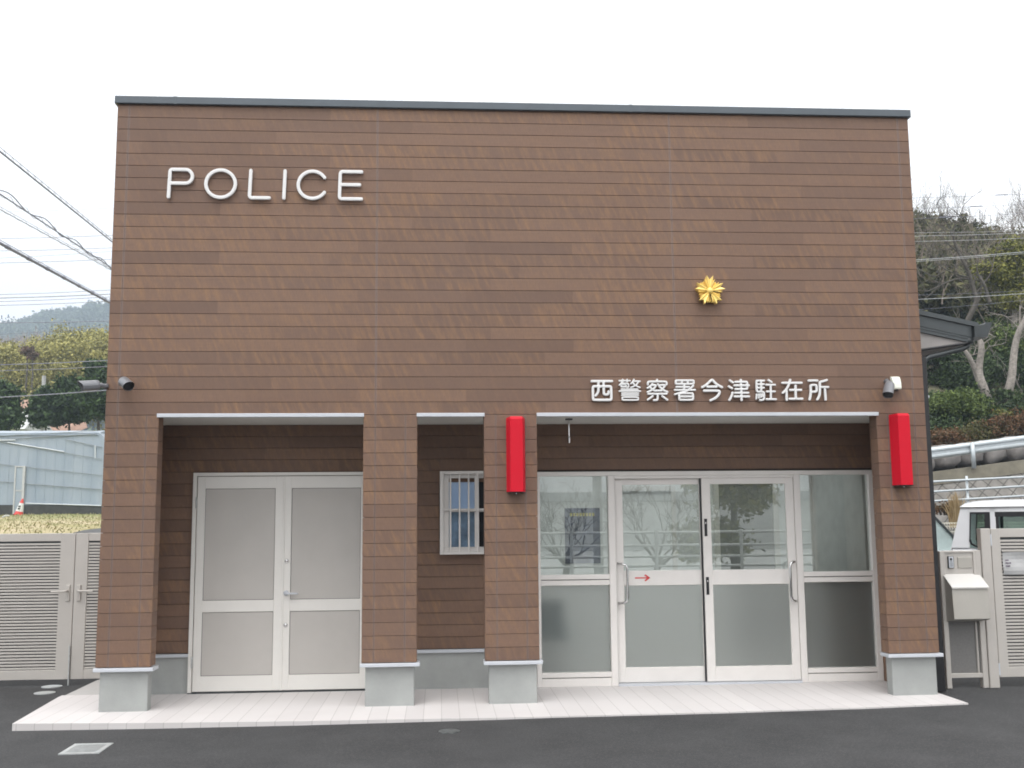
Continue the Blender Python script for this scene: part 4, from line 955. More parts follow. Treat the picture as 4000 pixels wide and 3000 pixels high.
# ---- right: retaining wall with road, fences, slope, trees
def line(p0, p1, u): return p0*(1-u)+p1*u
w0, w1 = at(3655,1842,21), at(4000,1796,21); dv = (w1-w0)
def wt(x): return w0[2]+dv[2]/dv[0]*(x-w0[0])
xa, xb = 9.0, 40.0
RW = thing('retaining_wall', (w0[0],21,0), 'stained concrete retaining wall with diamond blocks below the sloping road', 'retaining wall')
put('cap_wall', M().add([(xa,21,wt(xa)),(xb,21,wt(xb)),(xb,21.35,wt(xb)),(xa,21.35,wt(xa)),(xa,21,wt(xa)-.38),(xb,21,wt(xb)-.40),(xb,21.35,wt(xb)-.4),(xa,21.35,wt(xa)-.38)], [(0,1,2,3),(4,7,6,5),(0,4,5,1),(1,5,6,2),(2,6,7,3),(3,7,4,0)]), 'wallc', RW)
put('block_face', M().add([(xa,20.5,-.05),(xb,20.5,-.05),(xb,21.03,wt(xb)-.39),(xa,21.03,wt(xa)-.37),(xa,21.4,-.05),(xb,21.4,-.05),(xb,21.34,wt(xb)-.42),(xa,21.34,wt(xa)-.4)], [(0,1,2,3),(0,3,7,4),(1,5,6,2),(4,7,6,5)]), 'block', RW)
put('road', M().add([(xa,21.36,wt(xa)-.16),(xb,21.36,wt(xb)-.16),(xb,26.4,wt(xb)-.1),(xa,26.4,wt(xa)-.1)], [(0,1,2,3)]), 'asphalt', kind='structure')
PF = thing('pipe_fence', (12.4,19,0), 'three-rail galvanised pipe fence in front of the block wall', 'fence')
for ra, rb in (((3655,1881),(4000,1863)), ((3655,1920),(4000,1899)), ((3655,1957),(4000,1937))):
    p0, p1 = at(*ra, 19), at(*rb, 19); e = (p1-p0)/(p1[0]-p0[0]); put('rail', M().tube([p0-e*5, p0, p1, p1+e*12], .030, 8), 'galv', PF, smooth=True)
p0, p1 = at(3655,1866,19), at(4000,1846,19); e = (p1-p0)/(p1[0]-p0[0]); xs0 = at(3780,1870,19)[0]
for k in range(-2, 6):
    x = xs0+k*2.0; z = p0[2]+e[2]*(x-p0[0]); put('post', M().tube([(x,19.06,-.05),(x,19.06,z)], .036, 8), 'galv', PF, smooth=True)
GD = thing('guard_rail', (14,21.1,2.5), 'pale steel crash barrier along the upper road edge', 'guard rail')
g0, g1 = at(3650,1770,21.1), at(4000,1724,21.1); e = (g1-g0)/(g1[0]-g0[0]); A = g0-e*5; B = g1+e*14
prof = [(.0,.175),(-.045,.15),(-.075,.11),(-.075,.07),(-.03,.03),(-.03,-.03),(-.075,-.07),(-.075,-.11),(-.045,-.15),(0,-.175)]
bm_ = M()
for P in (A, B):
    for y, z in prof: bm_.v.append((P[0], P[1]+y-.06, P[2]+z))
for P in (A, B):
    for y, z in prof: bm_.v.append((P[0], P[1]+y-.05, P[2]+z))
k = len(prof); bm_.f = [(i, i+1, k+i+1, k+i) for i in range(k-1)]+[(2*k+i, 3*k+i, 3*k+i+1, 2*k+i+1) for i in range(k-1)]
put('beam', bm_, 'galv', GD)
xs0 = at(3786,1745,21.1)[0]
for kk in range(-2, 5):
    x = xs0+kk*3.6; z = g0[2]+e[2]*(x-g0[0]); put('post', M().tube([(x,21.12-.22,wt(x)-.05),(x,21.12-.22,z+.17)], .062, 10), 'galv', GD, smooth=True)
# boulders on the far side of the road
BW = thing('boulder_wall', (15,26.5,2.5), 'row of large grey boulders holding the bank behind the road', 'stone wall')
rg = np.random.default_rng(11); x = 11.5; row_i = 0
def boulder(cx, cy, cz, rx, ry, rz_, rg):
    m = M(); nu, nv = 14, 9; ex = .42
    cuts = [(np.array([math.cos(a), -.3, math.sin(a)]), rg.uniform(.80, 1.0)) for a in rg.uniform(0, 6.28, 6)]
    def sq(v): return math.copysign(abs(v)**ex, v)
    for j in range(nv+1):
        th = math.pi*j/nv
        for i in range(nu):
            a = 2*math.pi*i/nu; p = np.array([sq(math.sin(th)*math.cos(a)), sq(math.sin(th)*math.sin(a)), sq(math.cos(th))])
            for d_, h_ in cuts:
                e_ = p@d_-h_
                if e_ > 0: p = p-d_*e_*.8
            p = p+rg.normal(size=3)*.025; m.v.append((cx+rx*p[0], cy+ry*p[1], cz+rz_*p[2]))
    for j in range(nv):
        for i in range(nu): p = j*nu+i; q_ = j*nu+(i+1) % nu; m.f.append((p, p+nu, q_+nu, q_))
    return m
q0_, q1_ = at(3655,1800,26.6), at(4000,1757,26.6)
def bz(x): return q0_[2]+(q1_[2]-q0_[2])/(q1_[0]-q0_[0])*(x-q0_[0])
x = 16.5
while x < 27:
    w_ = rg.uniform(.38, .62); x += w_
    put('boulder', boulder(x, 26.6, bz(x)+.05, w_*1.02, .5, .46, rg), 'stone', BW, smooth=True)
    x += w_*.92
bk = M(); bk.add([(9,26.75,bz(9)-.6),(40,26.75,bz(40)-.6),(40,27.6,bz(40)+.5),(9,27.6,bz(9)+.5),(9,29.5,bz(9)+.8),(40,29.5,bz(40)+.8)], [(0,1,2,3),(3,2,5,4)])
put('bank', bk, 'soil', kind='structure')
# hillside
def hs_z(x, y): return 3.9+(min(y, 63)-27.5)*.462+(x-20)*.03-(max(y, 63)-63)*.6
hm = M(); xs = np.linspace(8, 90, 42); ys = np.linspace(27.5, 75, 24)
for y in ys:
    for x in xs: hm.v.append((x, y, hs_z(x, y)*(1 if y < 66 else 1)-.25+nr.normal()*.15))
for j in range(len(ys)-1):
    for i in range(len(xs)-1): a = j*len(xs)+i; hm.f.append((a, a+1, a+1+len(xs), a+len(xs)))
put('hillside', hm, 'soil', kind='structure', smooth=True)
# azalea hedge, bushes
def leaf_blob(name, label, cat, c, rad, nc, nl, cs, leaf, mat, seed, group=None, parts=True):
    rg = np.random.default_rng(seed); c = np.array(c)
    t = thing(name, (c[0],c[1],c[2]-rad[2]), label, cat, group)
    put('foliage', M().quads(clumps(rg, c, rad, nc, nl, cs, .6), leaf, rg), mat, t)
    tm = M()
    for k in range(7):
        a = rg.uniform(0, 6.28); tm.tube([(c[0]+.1*math.cos(a),c[1]+.1*math.sin(a),c[2]-rad[2]*1.05),(c[0]+rad[0]*.5*math.cos(a),c[1]+rad[1]*.5*math.sin(a),c[2]+rad[2]*.2)], [.04,.015], 4)
    put('stems', tm, 'barkd', t); return t
YH = 28.2
hc = at(3690,1722,YH); leaf_blob('azalea_hedge', 'reddish green clipped hedge beside the building edge above the boulders', 'hedge', (hc[0],YH,hc[2]-.05), (1.1,.8,.52), 70, 60, .16, .055, 'redleaf', 31, 'hedges above the boulders')
hc = at(3830,1700,YH); leaf_blob('azalea_hedge', 'dark green clipped hedge in the middle above the boulders', 'hedge', (hc[0],YH+.3,hc[2]-.1), (1.0,.8,.55), 80, 60, .16, .055, 'olive', 32, 'hedges above the boulders')
hc = at(3950,1675,YH); leaf_blob('azalea_hedge', 'red-brown clipped hedge at the right picture edge above the boulders', 'hedge', (hc[0],YH,hc[2]-.05), (1.15,.8,.6), 90, 60, .16, .055, 'redleaf', 33, 'hedges above the boulders')
hc = at(4080,1650,YH); leaf_blob('azalea_hedge', 'clipped hedge running on past the right picture edge', 'hedge', (hc[0],YH,hc[2]), (1.1,.8,.62), 60, 60, .16, .055, 'redleaf', 34, 'hedges above the boulders')
hc = at(3735,1595,31); leaf_blob('round_bush', 'rounded bright green bush next to the building edge above the hedge', 'bush', (hc[0],31,hc[2]-.05), (1.27,1.0,.74), 170, 90, .17, .06, 'bushleaf', 35)
hc = at(3915,1630,30.5); leaf_blob('small_bush', 'small pale green bush at the foot of the two bare trunks', 'bush', (hc[0],30.5,hc[2]), (.36,.35,.33), 30, 50, .10, .05, 'camph', 36)
hc = at(3985,1620,30.5); leaf_blob('small_bush', 'low olive bush at the right picture edge behind the red hedge', 'bush', (hc[0],30.8,hc[2]), (.42,.4,.28), 30, 50, .10, .05, 'redleaf', 37)
SH = 'dark evergreen shrubs on the slope'
for i, (px, row, y, rx, rz_, lab) in enumerate(((3660,1440,36,1.5,1.5,'dark evergreen shrub right beside the downpipe behind the round bush'), (3760,1510,35,1.0,.9,'dark low evergreen shrub behind the round bush and the first trunk'), (3945,1440,37,1.35,1.9,'dark evergreen shrub between the two bare trunks'), (4010,1530,35,1.0,1.1,'dark evergreen shrub at the right picture edge behind the second trunk'), (3880,1340,40,1.2,1.0,'mid green evergreen shrub higher on the slope between the trunks'), (3700,1350,41,1.4,.9,'mid green evergreen shrub just under the roof gutter'))):
    hc = at(px,row,y); leaf_blob('evergreen_shrub', lab, 'shrub', (hc[0],y,hc[2]), (rx,1.2,rz_), 120, 70, .24, .085, 'shrub' if i not in (2,4) else 'bushleaf', 41+i, SH)
# forest on the slope (one mass), leafy and leafless
pts = []; tw = M(); rg = np.random.default_rng(17)
def ridge(px): return np.interp(px, [3450,3560,3640,3700,3800,3840,3900,3960,4000,4200], [850,858,878,898,908,932,940,935,928,900])
for i in range(330):
    px = rg.uniform(3380, 4250); y = rg.uniform(42, 64); f = (y-42)/22
    row = ridge(px)+20+(1-f)*330*rg.uniform(.6, 1.15); row = max(row, ridge(px)+12)
    pts.append(clumps(rg, at(px,row,y), (1.5,1.4,1.1), 10, 20, .42, .4, True))
for i in range(260):
    y = rg.uniform(36, 65); x = rg.uniform(8, 2.9+.44*(y+9.5)); pts.append(clumps(rg, (x, y, hs_z(x, y)+.5), (1.7,1.6,1.0), 10, 20, .45, .4, True))
for i in range(60):
    px = rg.uniform(3450, 4200); y = rg.uniform(62, 66); pts.append(clumps(rg, at(px, ridge(px)+rg.uniform(8, 30), y), (1.3,1.3,.7), 9, 20, .36, .4, True))
put('hillside_forest', M().quads(np.concatenate(pts), .20, rg), 'hill2', label='mixed dull green wood covering the slope on the right', cat='forest', kind='stuff')
for i in range(75):
    px = rg.uniform(3480, 4150); y = rg.uniform(38, 52); p = at(px, ridge(px)+rg.uniform(150, 430), y); branch(tw, p, (rg.normal()*.15,0,1), rg.uniform(1.2,2.0), .035, 4, rg, .55, .2, .006, 4)
put('leafless_undergrowth', tw, 'twigred', label='tangle of leafless grey-brown saplings across the slope', cat='undergrowth', kind='stuff')
# bare trees standing on the ridge
BT = 'leafless trees on the ridge'
for i, (px, rt, y, lab) in enumerate(((3627,772,64,'leafless ridge tree closest to the building wall'), (3710,765,64,'leafless forked ridge tree left of the feathery conifer'), (3762,770,63,'tall leafless ridge tree directly behind the feathery conifer'), (3815,835,64,'short leafless ridge tree right of the feathery conifer'), (3880,870,64,'small leafless ridge tree halfway to the right edge'), (3965,800,63,'broad leafless ridge tree near the right picture edge'), (4010,720,62,'tallest leafless tree cut by the right picture edge'))):
    rg = np.random.default_rng(60+i); p = at(px, ridge(px)+25, y); h = at(px, rt, y)[2]-p[2]
    t = thing('bare_tree', tuple(p-np.array([0,0,.5])), lab, 'tree', BT)
    m = M(); br = M(); q = [p-np.array([0,0,.5])]; d = np.array([rg.normal()*.06,0,1.])
    for k in range(4): q.append(q[-1]+d*h*.16+rg.normal(size=3)*.04)
    m.tube(q, [.06,.05,.042,.035,.026], 6); put('trunk', m, 'twig', t)
    for k in range(1, 5):
        for j in range(2 if k < 4 else 3):
            a = rg.uniform(0, 6.28); branch(br, q[k], (math.cos(a)*.55, math.sin(a)*.55, 1.), h*rg.uniform(.24, .34), .020, 4, rg, .42, .35, .0042, 4)
    put('branches', br, 'twig', t)
c = at(3760,880,60); rg = np.random.default_rng(70); FC = thing('feathery_conifer', (c[0],60,c[2]-2), 'small feathery dark conifer rising above the ridge line', 'tree')
P = []
for k in range(26):
    zz = -.5+k*.052; n_ = 24; s = .42*(1-.5*k/26)
    P.append(np.stack([c[0]+rg.normal(size=n_)*s*.6+.02*k*.3, 60+rg.normal(size=n_)*s*.6, c[2]+zz+rg.normal(size=n_)*.03-.0*s], 1))
put('foliage', M().quads(np.concatenate(P), .085, rg, .7), 'hill2', FC); put('trunk', M().tube([(c[0],60,c[2]-2),(c[0]+.1,60,c[2]+.8)], [.06,.02], 6), 'barkd', FC)
# big bare trees with traced limbs
def limb(m, pxs, y, r0, r1, seg=9):
    P = [at(3550+a*.6024, 700+b*.6024, y) for a, b in pxs]; P = [np.array(q) for q in chaikin(P, 2)]; n = len(P)
    P = [q+np.array([0, .06*math.sin(i*.5), 0]) for i, q in enumerate(P)]
    m.tube(P, [r0+(r1-r0)*i/(n-1) for i in range(n)], seg); return P
def big_tree(label, trunks, limbs, y, seed, bark='bark'):
    rg = np.random.default_rng(seed); p = at(3550+trunks[0][0][0][0]*.6024, 700+trunks[0][0][0][1]*.6024, y)
    t = thing('bare_tree', tuple(p), label, 'tree', 'big leafless trees behind the hedge'); m = M()
    for pxs, a, b in trunks: limb(m, pxs, y, a, b)
    put('trunk', m, bark, t, smooth=True)
    br = M()
    for pxs, a, b in limbs:
        P = limb(br, pxs, y, a, b, 6)
        for k in range(3, len(P), 3):
            dd = rg.normal(size=3)*np.array([1,.5,.8]); dd[2] += .35; branch(br, P[k], dd, rg.uniform(.4, .9), .022, 2, rg, .55, .15, .007, 4)
    put('limbs', br, bark, t, smooth=True); return t
big_tree('pale thick-trunked leafless tree with a left fork, behind the round bush',
 [([(548,1570),(520,1460),(480,1360),(455,1270),(462,1180),(468,1100),(462,1040)], .23, .10), ([(470,1330),(430,1230),(385,1150),(350,1090)], .14, .07)],
 [([(462,1040),(440,1000),(430,960)], .08, .05), ([(385,1150),(420,1140),(440,1130)], .03, .01), ([(468,1100),(500,1050),(560,1020)], .04, .012), ([(455,1170),(500,1110),(520,1080)], .03,.01)], 33, 81)
big_tree('pale slanting leafless trunk nearest the right edge, leaning right',
 [([(575,1530),(625,1440),(660,1310),(680,1180),(700,1040),(720,960),(765,880)], .22, .09)],
 [([(690,1080),(720,990),(712,900),(725,820)], .06, .02), ([(712,960),(640,890),(580,878)], .035, .01), ([(690,1290),(730,1370),(770,1420)], .04, .012), ([(765,880),(800,800),(850,700)], .08, .03)], 33.5, 82)
big_tree('tall leafless tree with wide crooked limbs behind the roof gutter',
 [([(330,1100),(390,890),(440,800),(432,740),(405,640),(360,560),(320,470),(290,370)], .15, .05)],
 [([(405,650),(350,640),(280,655),(200,690),(120,730),(60,720)], .055, .015), ([(400,640),(300,610),(230,590),(180,540)], .045, .012), ([(230,600),(160,640),(90,600),(60,575)], .035, .01), ([(360,560),(400,480),(440,420),(460,330)], .035, .010),
  ([(320,470),(260,420),(200,380),(150,330),(110,270)], .035, .009), ([(290,370),(300,300),(330,230),(360,160)], .030, .008), ([(290,370),(260,300),(210,230),(180,170)], .028, .008), ([(432,740),(480,700),(470,640),(450,610)], .04, .012), ([(200,690),(130,760),(75,790)], .03, .008), ([(180,540),(150,480),(160,430)], .02, .006)], 37, 83, 'barkd')
big_tree('dark thin leafless trunk between the gutter and the yellow-green tree',
 [([(530,800),(510,740),(480,680),(455,620)], .09, .05)], [([(455,620),(440,560),(455,500)], .04, .012), ([(480,680),(520,640),(540,560),(560,470),(610,420)], .04, .01)], 36, 84, 'barkd')
def crown_tree(name, label, blobs, y, mat, seed, leaf, trunkpx):
    rg = np.random.default_rng(seed); P = []
    for px, row, rx, rz_ in blobs: P.append(clumps(rg, at(px,row,y+rg.normal()*.4), (rx,rx*.9,rz_), 46, 46, .24, .45, True))
    b = at(*trunkpx[0], y); t = thing(name, tuple(b), label, 'tree')
    put('crown', M().quads(np.concatenate(P), leaf, rg), mat, t)
    put('trunk', M().tube([at(a, r_, y) for a, r_ in trunkpx], [.16]+[.11]*(len(trunkpx)-2)+[.05], 8), 'bark', t)
crown_tree('broadleaf_tree', 'yellow-green broadleaf tree on the slope at the right picture edge', [(3975,985,1.0,.75),(3920,1010,.7,.6),(4010,1060,1.1,.9),(3890,1075,.6,.5),(3940,1120,.8,.7),(3985,1180,.7,.6),(3860,1065,.35,.3),(4090,1000,1.1,.9),(4060,1150,1,1)], 37.6, 'camph', 91, .085, [(3960,1330),(3965,1200),(3985,1060)])
pts = []
for i in range(230):
    x = rg.uniform(15.5, 31); y = rg.uniform(34.5, 44); pts.append(clumps(rg, (x, y, hs_z(x, y)+.25), (.9,.9,.5), 9, 22, .25, .3, True))
for i in range(260):
    x = rg.uniform(15.5, 30); y = rg.uniform(29.3, 33.2); pts.append(clumps(rg, (x, y, hs_z(x, y)-.02), (.6,.6,.16), 8, 18, .14, .3, True))
put('slope_ground_cover', M().quads(np.concatenate(pts), .10, rg), 'shrub', label='low dark leafy ground cover on the foot of the slope', cat='ground cover', kind='stuff')
# dry reeds at the wall foot
RD = M(); rg = np.random.default_rng(23)
for i in range(160):
    px = rg.normal(3735, 9); b = at(px, 2060, 17.5); h = rg.uniform(.5, 1.0); q = b+np.array([rg.normal()*.12, rg.normal()*.1, h]); w = .012
    RD.add([b-[w,0,0], b+[w,0,0], (b+q)/2+[w+.02,0,.05], q, (b+q)/2+[-w+.02,0,.05]], [(0,1,2,3,4)])
put('dry_reeds', RD, 'dryg', label='tuft of dry straw-coloured reeds below the pipe fence', cat='reeds')
hc = at(3690,1990,18); leaf_blob('low_weeds', 'low olive weeds at the foot of the block wall beside the building', 'weeds', (hc[0],18,hc[2]), (.35,.25,.14), 24, 40, .07, .035, 'redleaf', 38)
# white mesh fence
MF = thing('mesh_fence', (11.3,14,0), 'white folded wire mesh fence behind the white van', 'fence')
zt_ = at(3720,2043,14)[2]; fm = M(); x0, x1 = 9.5, 17.5
for i in range(int((x1-x0)/.06)):
    x = x0+i*.06; fm.tube([(x,14,.05),(x,14,zt_-.19),(x+.0,13.95,zt_-.13),(x,14,zt_-.07),(x+.0,13.95,zt_-.035),(x,14,zt_)], .0045, 3, False)
for z in (zt_, zt_-.07, zt_-.19, zt_-.6, .2): fm.tube([(x0,14,z),(x1,14,z)], .006, 4, False)
put('wire_panel', fm, 'meshw', MF)
for x in (9.5, 11.5, 13.5, 15.5, 17.5): put('post', M().tube([(x,14.05,0),(x,14.05,zt_+.03)], .025, 8), 'meshw', MF)

# ---- vehicles
def wheel(par, x, y0, y1, r):
    w = put('wheel', M().lathe([(r*.7,y0),(r,y0+.02),(r,y1-.02),(r*.7,y1)], (x,0,r), 24, 'y'), 'tyre', par, smooth=False)
    put('rim', M().lathe([(r*.2,y0-.004),(r*.62,y0-.012),(r*.66,y0+.01)], (x,0,r), 20, 'y'), 'rim', w)
V0 = 6.0; vw = 1.42; VA = R(31)
rl = at(3752,1984,V0)
def along(px, row):
    """distance along the turned side of the van, and height, for a surveyed point"""
    d = BR*(px-2000)/FPX - BU*(row-1500)/FPX + BF; n_ = np.array([math.sin(VA), math.cos(VA), 0]); t = (rl-CAM)@n_/(d@n_); p = CAM+d*t
    return (p-rl)@np.array([math.cos(VA), -math.sin(VA), 0]), p[2]
xr_, zr_ = rl[0], rl[2]; sb_, zb_ = along(3722, 2152); xb_ = xr_+sb_-.02; zroof = zr_+.115
sw_, zw1 = along(3784, 2001); _, zw0 = along(3790, 2140)
VN = thing('white_van', (xr_,V0,0), 'white boxy small van with ribbed roof parked behind the right gate', 'van')
def hexpanel(m, xl0, xl1, xr0, xr1, z0, z1, yy, th):
    """vertical side panel piece: lower edge xl0..xr0, upper edge xl1..xr1"""
    m.add([(xl0,yy,z0),(xr0,yy,z0),(xr1,yy+.05*(z1-z0),z1),(xl1,yy+.05*(z1-z0),z1),(xl0,yy+th,z0),(xr0,yy+th,z0),(xr1,yy+th+.05*(z1-z0),z1),(xl1,yy+th+.05*(z1-z0),z1)], [(0,1,2,3),(4,7,6,5),(0,4,5,1),(1,5,6,2),(2,6,7,3),(3,7,4,0)])
VN.rotation_euler = (0, 0, -VA)
xe = xr_+3.2; sl = (xr_-xb_)/(zr_-zb_)
bd = M(); bd.cbox(xb_-.01, xe, V0-.01, V0+vw+.01, .24, zw0, .05)
put('body', bd, 'white', VN)
pil = []
wx0, wx1, px2, px3 = [xr_+along(q_, 2001)[0] for q_ in (3788, 3848, 3863, 3885)]
for yy, sgn in ((V0,1), (V0+vw-.04,1)):
    m = M(); hexpanel(m, xb_, xr_, wx0-.03, wx0, zw0, zr_+.005, yy, .04); hexpanel(m, px2, px2+.01, px3, px3+.01, zw0, zr_, yy, .04); hexpanel(m, px2+1.15, px2+1.12, px2+1.3, px2+1.24, zw0, zr_, yy, .04)
    hexpanel(m, wx0-.03, wx0-.01, xe, xe-.15, zw1, zr_+.006, yy+.05*(zw1-zw0), .04); hexpanel(m, xe-.1, xe-.35, xe, xe-.2, zw0, zr_, yy, .04)
    put('side_pillars', m, 'white', VN)
    g = M(); hexpanel(g, wx0-.05, wx0-.02, xe-.1, xe-.3, zw0, zw1+.01, yy+.018, .006); put('side_glass', g, 'vglass', VN)
    k = M(); ew = .018
    hexpanel(k, wx0-.032, wx0-.002, wx0-.032+ew, wx0-.002+ew, zw0+.09, zw1, yy-.004, .012)
    k.tube([(wx0-.02,yy,zw0+.12),(wx0-.005,yy,zw0+.06),(wx0+.05,yy,zw0+.025),(wx0+.13,yy,zw0+.008)], .016, 5)
    k.box(wx0+.08, px2, yy-.004, yy+.008, zw0-.002, zw0+.02); hexpanel(k, wx0-.005, wx0, px2, px2, zw1-.028, zw1+.002, yy+.02, .012); hexpanel(k, wx1-.02, wx1-.015, px2, px2+.01, zw0, zw1, yy-.003, .012); hexpanel(k, px3, px3+.01, px3+.04, px3+.05, zw0, zw1, yy-.003, .012); hexpanel(k, px3, px3, xe-.2, xe-.3, zw1-.07, zw1+.002, yy+.02, .012)
    put('window_trim', k, 'black', VN)
rt = M(); n_ = 10; pr_ = []
for i in range(n_+1):
    u = i/n_; pr_.append((V0+.03+u*(vw-.06), zr_+.012+.105*(1-abs(2*u-1)**2.6)))
ro = [(xr_-.02, .25), (xr_+.03, .6), (xr_+.16, .86), (xr_+.5, 1.), (xe-.5, 1.02), (xe-.2, .8)]
for x, s in ro:
    for i, (y, z) in enumerate(pr_): rt.v.append((x, y, zr_+.008+(z-zr_-.008)*s+(.008 if i % 2 else 0)*s))
kk = n_+1
for j in range(len(ro)-1):
    for i in range(n_): a = j*kk+i; rt.f.append((a, a+kk, a+kk+1, a+1))
rt.f.append(tuple(range(kk)))
put('roof', rt, 'white', VN, smooth=True)
put('roof_gutter', M().box(xr_-.015, xe-.2, V0+.012, V0+.03, zr_+.003, zr_+.016), 'lightmetal', VN)
put('rear_glass', M().add([(xb_+.02,V0+.12,zw0+.05),(xb_+.02,V0+vw-.12,zw0+.05),(xr_-.02,V0+vw-.16,zr_-.05),(xr_-.02,V0+.16,zr_-.05)], [(0,1,2,3),(3,2,1,0)][:1]), 'vglass', VN)
put('seat', M().cbox(wx0+.12, wx0+.24, V0+.12, V0+.55, zw0-.5, zw0+.30, .03), 'black', VN)
for x in (xb_+.75, xe-.6):
    wheel(VN, x, V0-.03, V0+.13, .28)
C0 = 8.6
t0, t1, t2 = at(3640,2005,C0), at(3728,2093,C0), at(3730,2150,C0)
CR = thing('white_car', (t1[0]-1.8,C0+.8,0), 'pale car with sloping rear glass half hidden behind the downpipe', 'car')
xr2 = t2[0]+.35; zc = t1[2]; hood = t2[2]
prof = [(xr2-4.0,.22),(xr2,.22),(xr2+.04,.5),(xr2,hood-.04),(t1[0],hood),(t1[0]-3.6+.6,hood),(xr2-4.05,.75)]
put('body', M().prism(prof, C0, C0+1.65), 'white', CR)
tr = t0; cab = [(t1[0]+.12,hood),(t1[0],zc-.0),(tr[0],tr[2]),(tr[0]-.5,tr[2]+.05),(tr[0]-1.3,tr[2]+.02),(tr[0]-2.1,hood)]
put('cabin_glass', M().prism([(a, b) for a, b in cab], C0+.1, C0+1.55), simple('rear_glass_sky_tint', (.40,.48,.47), .12, 0, .1), CR)  # pale cyan base colour stands in for sky mirrored in the glass
put('roof', M().prism([(tr[0]+.02,tr[2]),(tr[0]+.01,tr[2]+.03),(tr[0]-.5,tr[2]+.085),(tr[0]-1.35,tr[2]+.05),(tr[0]-1.3,tr[2]+.015),(tr[0]-.5,tr[2]+.045)], C0+.08, C0+1.57), 'white', CR)
for yy in (C0+.085, C0+1.52): put('rear_pillar', M().tube([(t1[0]+.13,yy,hood),(t1[0]+.01,yy,zc+.005),(tr[0]+.02,yy,tr[2]+.01)], .022, 6), 'dark', CR)
for x in (xr2-.7, xr2-3.2): wheel(CR, x, C0-.02, C0+.16, .29)

# ---- overhead wires
UP = thing('utility_pole', (2.2,20,0), 'concrete utility pole standing behind the building', 'utility pole')
put('shaft', M().tube([(2.2,20,0),(2.2,20,11.2)], [.19,.12], 12), 'pole', UP); put('cross_arm', M().box(1.3, 3.1, 19.9, 19.98, 10.7, 10.78), 'galv', UP)
def wire(a, b, ya, yb, r, mat, label, group, end=None, sag=0., name='overhead_wire'):
    p0, p1 = at(*a, ya), at(*b, yb); e = p1+(p1-p0)*.35 if end is None else np.array(end); s = p0+(p0-p1)*.6
    P = []
    for i in range(25):
        u = i/24
        if u < .5: q = s+(p0-s)*(u/.5) if False else None
        P.append(None)
    pts = [s, p0, (p0+p1)/2-np.array([0,0,sag]), p1, e]
    pts = [np.array(q) for q in chaikin(pts, 2)]
    m = M().tube(pts, r, 6)
    return m, p0, p1, s, e
def spiral(m, p0, p1, r0, pitch, r):
    L = np.linalg.norm(p1-p0); n = int(L/pitch*8); P = []
    for i in range(n+1):
        u = i/n; a = 2*math.pi*8*u*n/8/8; q = p0*(1-u)+p1*u; P.append(q+np.array([0, math.cos(a)*r0, math.sin(a)*r0]))
    m.tube(P, r, 3, False)
m, p0, p1, s, e = wire((0,592), (442,948), 9, 17, .016, 'wire', '', '')
CB1 = thing('spiral_cable', tuple(p0), 'uppermost sloping cable bundle with spiral binding left of the building', 'cable', 'cable bundles left of the building'); put('cable', m, 'wire', CB1)
put('messenger_wire', M().tube([s+[0,0,.12], p0+[0,0,.075], p1+[0,0,.06], e+[0,0,.05]], .006, 5), 'wire', CB1)
sp = M(); spiral(sp, p0+np.array([0,0,.035])-(p1-p0)*.3, p1+np.array([0,0,.03])+(p1-p0)*.1, .05, .42, .004); put('spiral_binding', sp, 'wire', CB1)
m, p0, p1, s, e = wire((0,758), (436,1046), 11, 18, .014, 'wire', '', '')
CB2 = thing('twisted_cable', tuple(p0), 'twisted pair of sloping cables below the uppermost bundle left of the building', 'cable', 'cable bundles left of the building'); put('cable', m, 'wire', CB2)
q = M()
P = [p0*(1-u)+p1*u+np.array([0,0,.075+.06*math.sin(u*23)-.08*u]) for u in np.linspace(-.4, 1.2, 70)]; q.tube(P, .012, 5); put('second_cable', q, 'wire', CB2)
sp = M(); spiral(sp, p0+np.array([0,0,.03])-(p1-p0)*.3, p1+(p1-p0)*.1, .06, .8, .005); put('spiral_binding', sp, 'wire', CB2)
m, p0, p1, s, e = wire((0,818), (430,1052), 13, 19, .009, 'wire', '', '')
CB3 = thing('spiral_cable', tuple(p0), 'thin lower spiral-bound cable crossing under the twisted pair', 'cable', 'cable bundles left of the building'); put('cable', m, 'wiregrey', CB3)
put('messenger_wire', M().tube([s+[0,0,.1], p0+[0,0,.06], p1+[0,0,.04], e+[0,0,.04]], .005, 5), 'wiregrey', CB3)
sp = M(); spiral(sp, p0+np.array([0,0,.03])-(p1-p0)*.3, p1+(p1-p0)*.1, .045, .55, .004); put('spiral_binding', sp, 'wiregrey', CB3)
m, p0, p1, s, e = wire((0,950), (425,1180), 9, 17, .028, 'wire', '', '')
CB4 = thing('thick_cable', tuple(p0), 'thick black sloping cable with thin support wire, lowest of the bundles', 'cable', 'cable bundles left of the building'); put('cable', m, 'wire', CB4)
put('messenger_wire', M().tube([s+[0,0,.08], p0+[0,0,.055], p1+[0,0,.05], e+[0,0,.05]], .006, 5), 'wire', CB4)
for u in np.linspace(.05, .95, 7): put('clamp', M().tube([p0*(1-u)+p1*u-(p1-p0)*.012, p0*(1-u)+p1*u+(p1-p0)*.012], .036, 6), 'wire', CB4)
LW = [((0,828),(438,813),.004),((0,932),(438,919),.008),((0,980),(436,968),.008),((0,1008),(434,982),.005),((0,1027),(432,1013),.008),((0,1151),(427,1133),.008),((0,1164),(426,1149),.013),((0,1178),(425,1160),.008),((0,1193),(424,1177),.009),((0,1261),(418,1254),.012),((0,1306),(418,1279),.007),((0,1425),(413,1408),.014),((0,1448),(412,1432),.011),((0,1552),(407,1525),.017)]
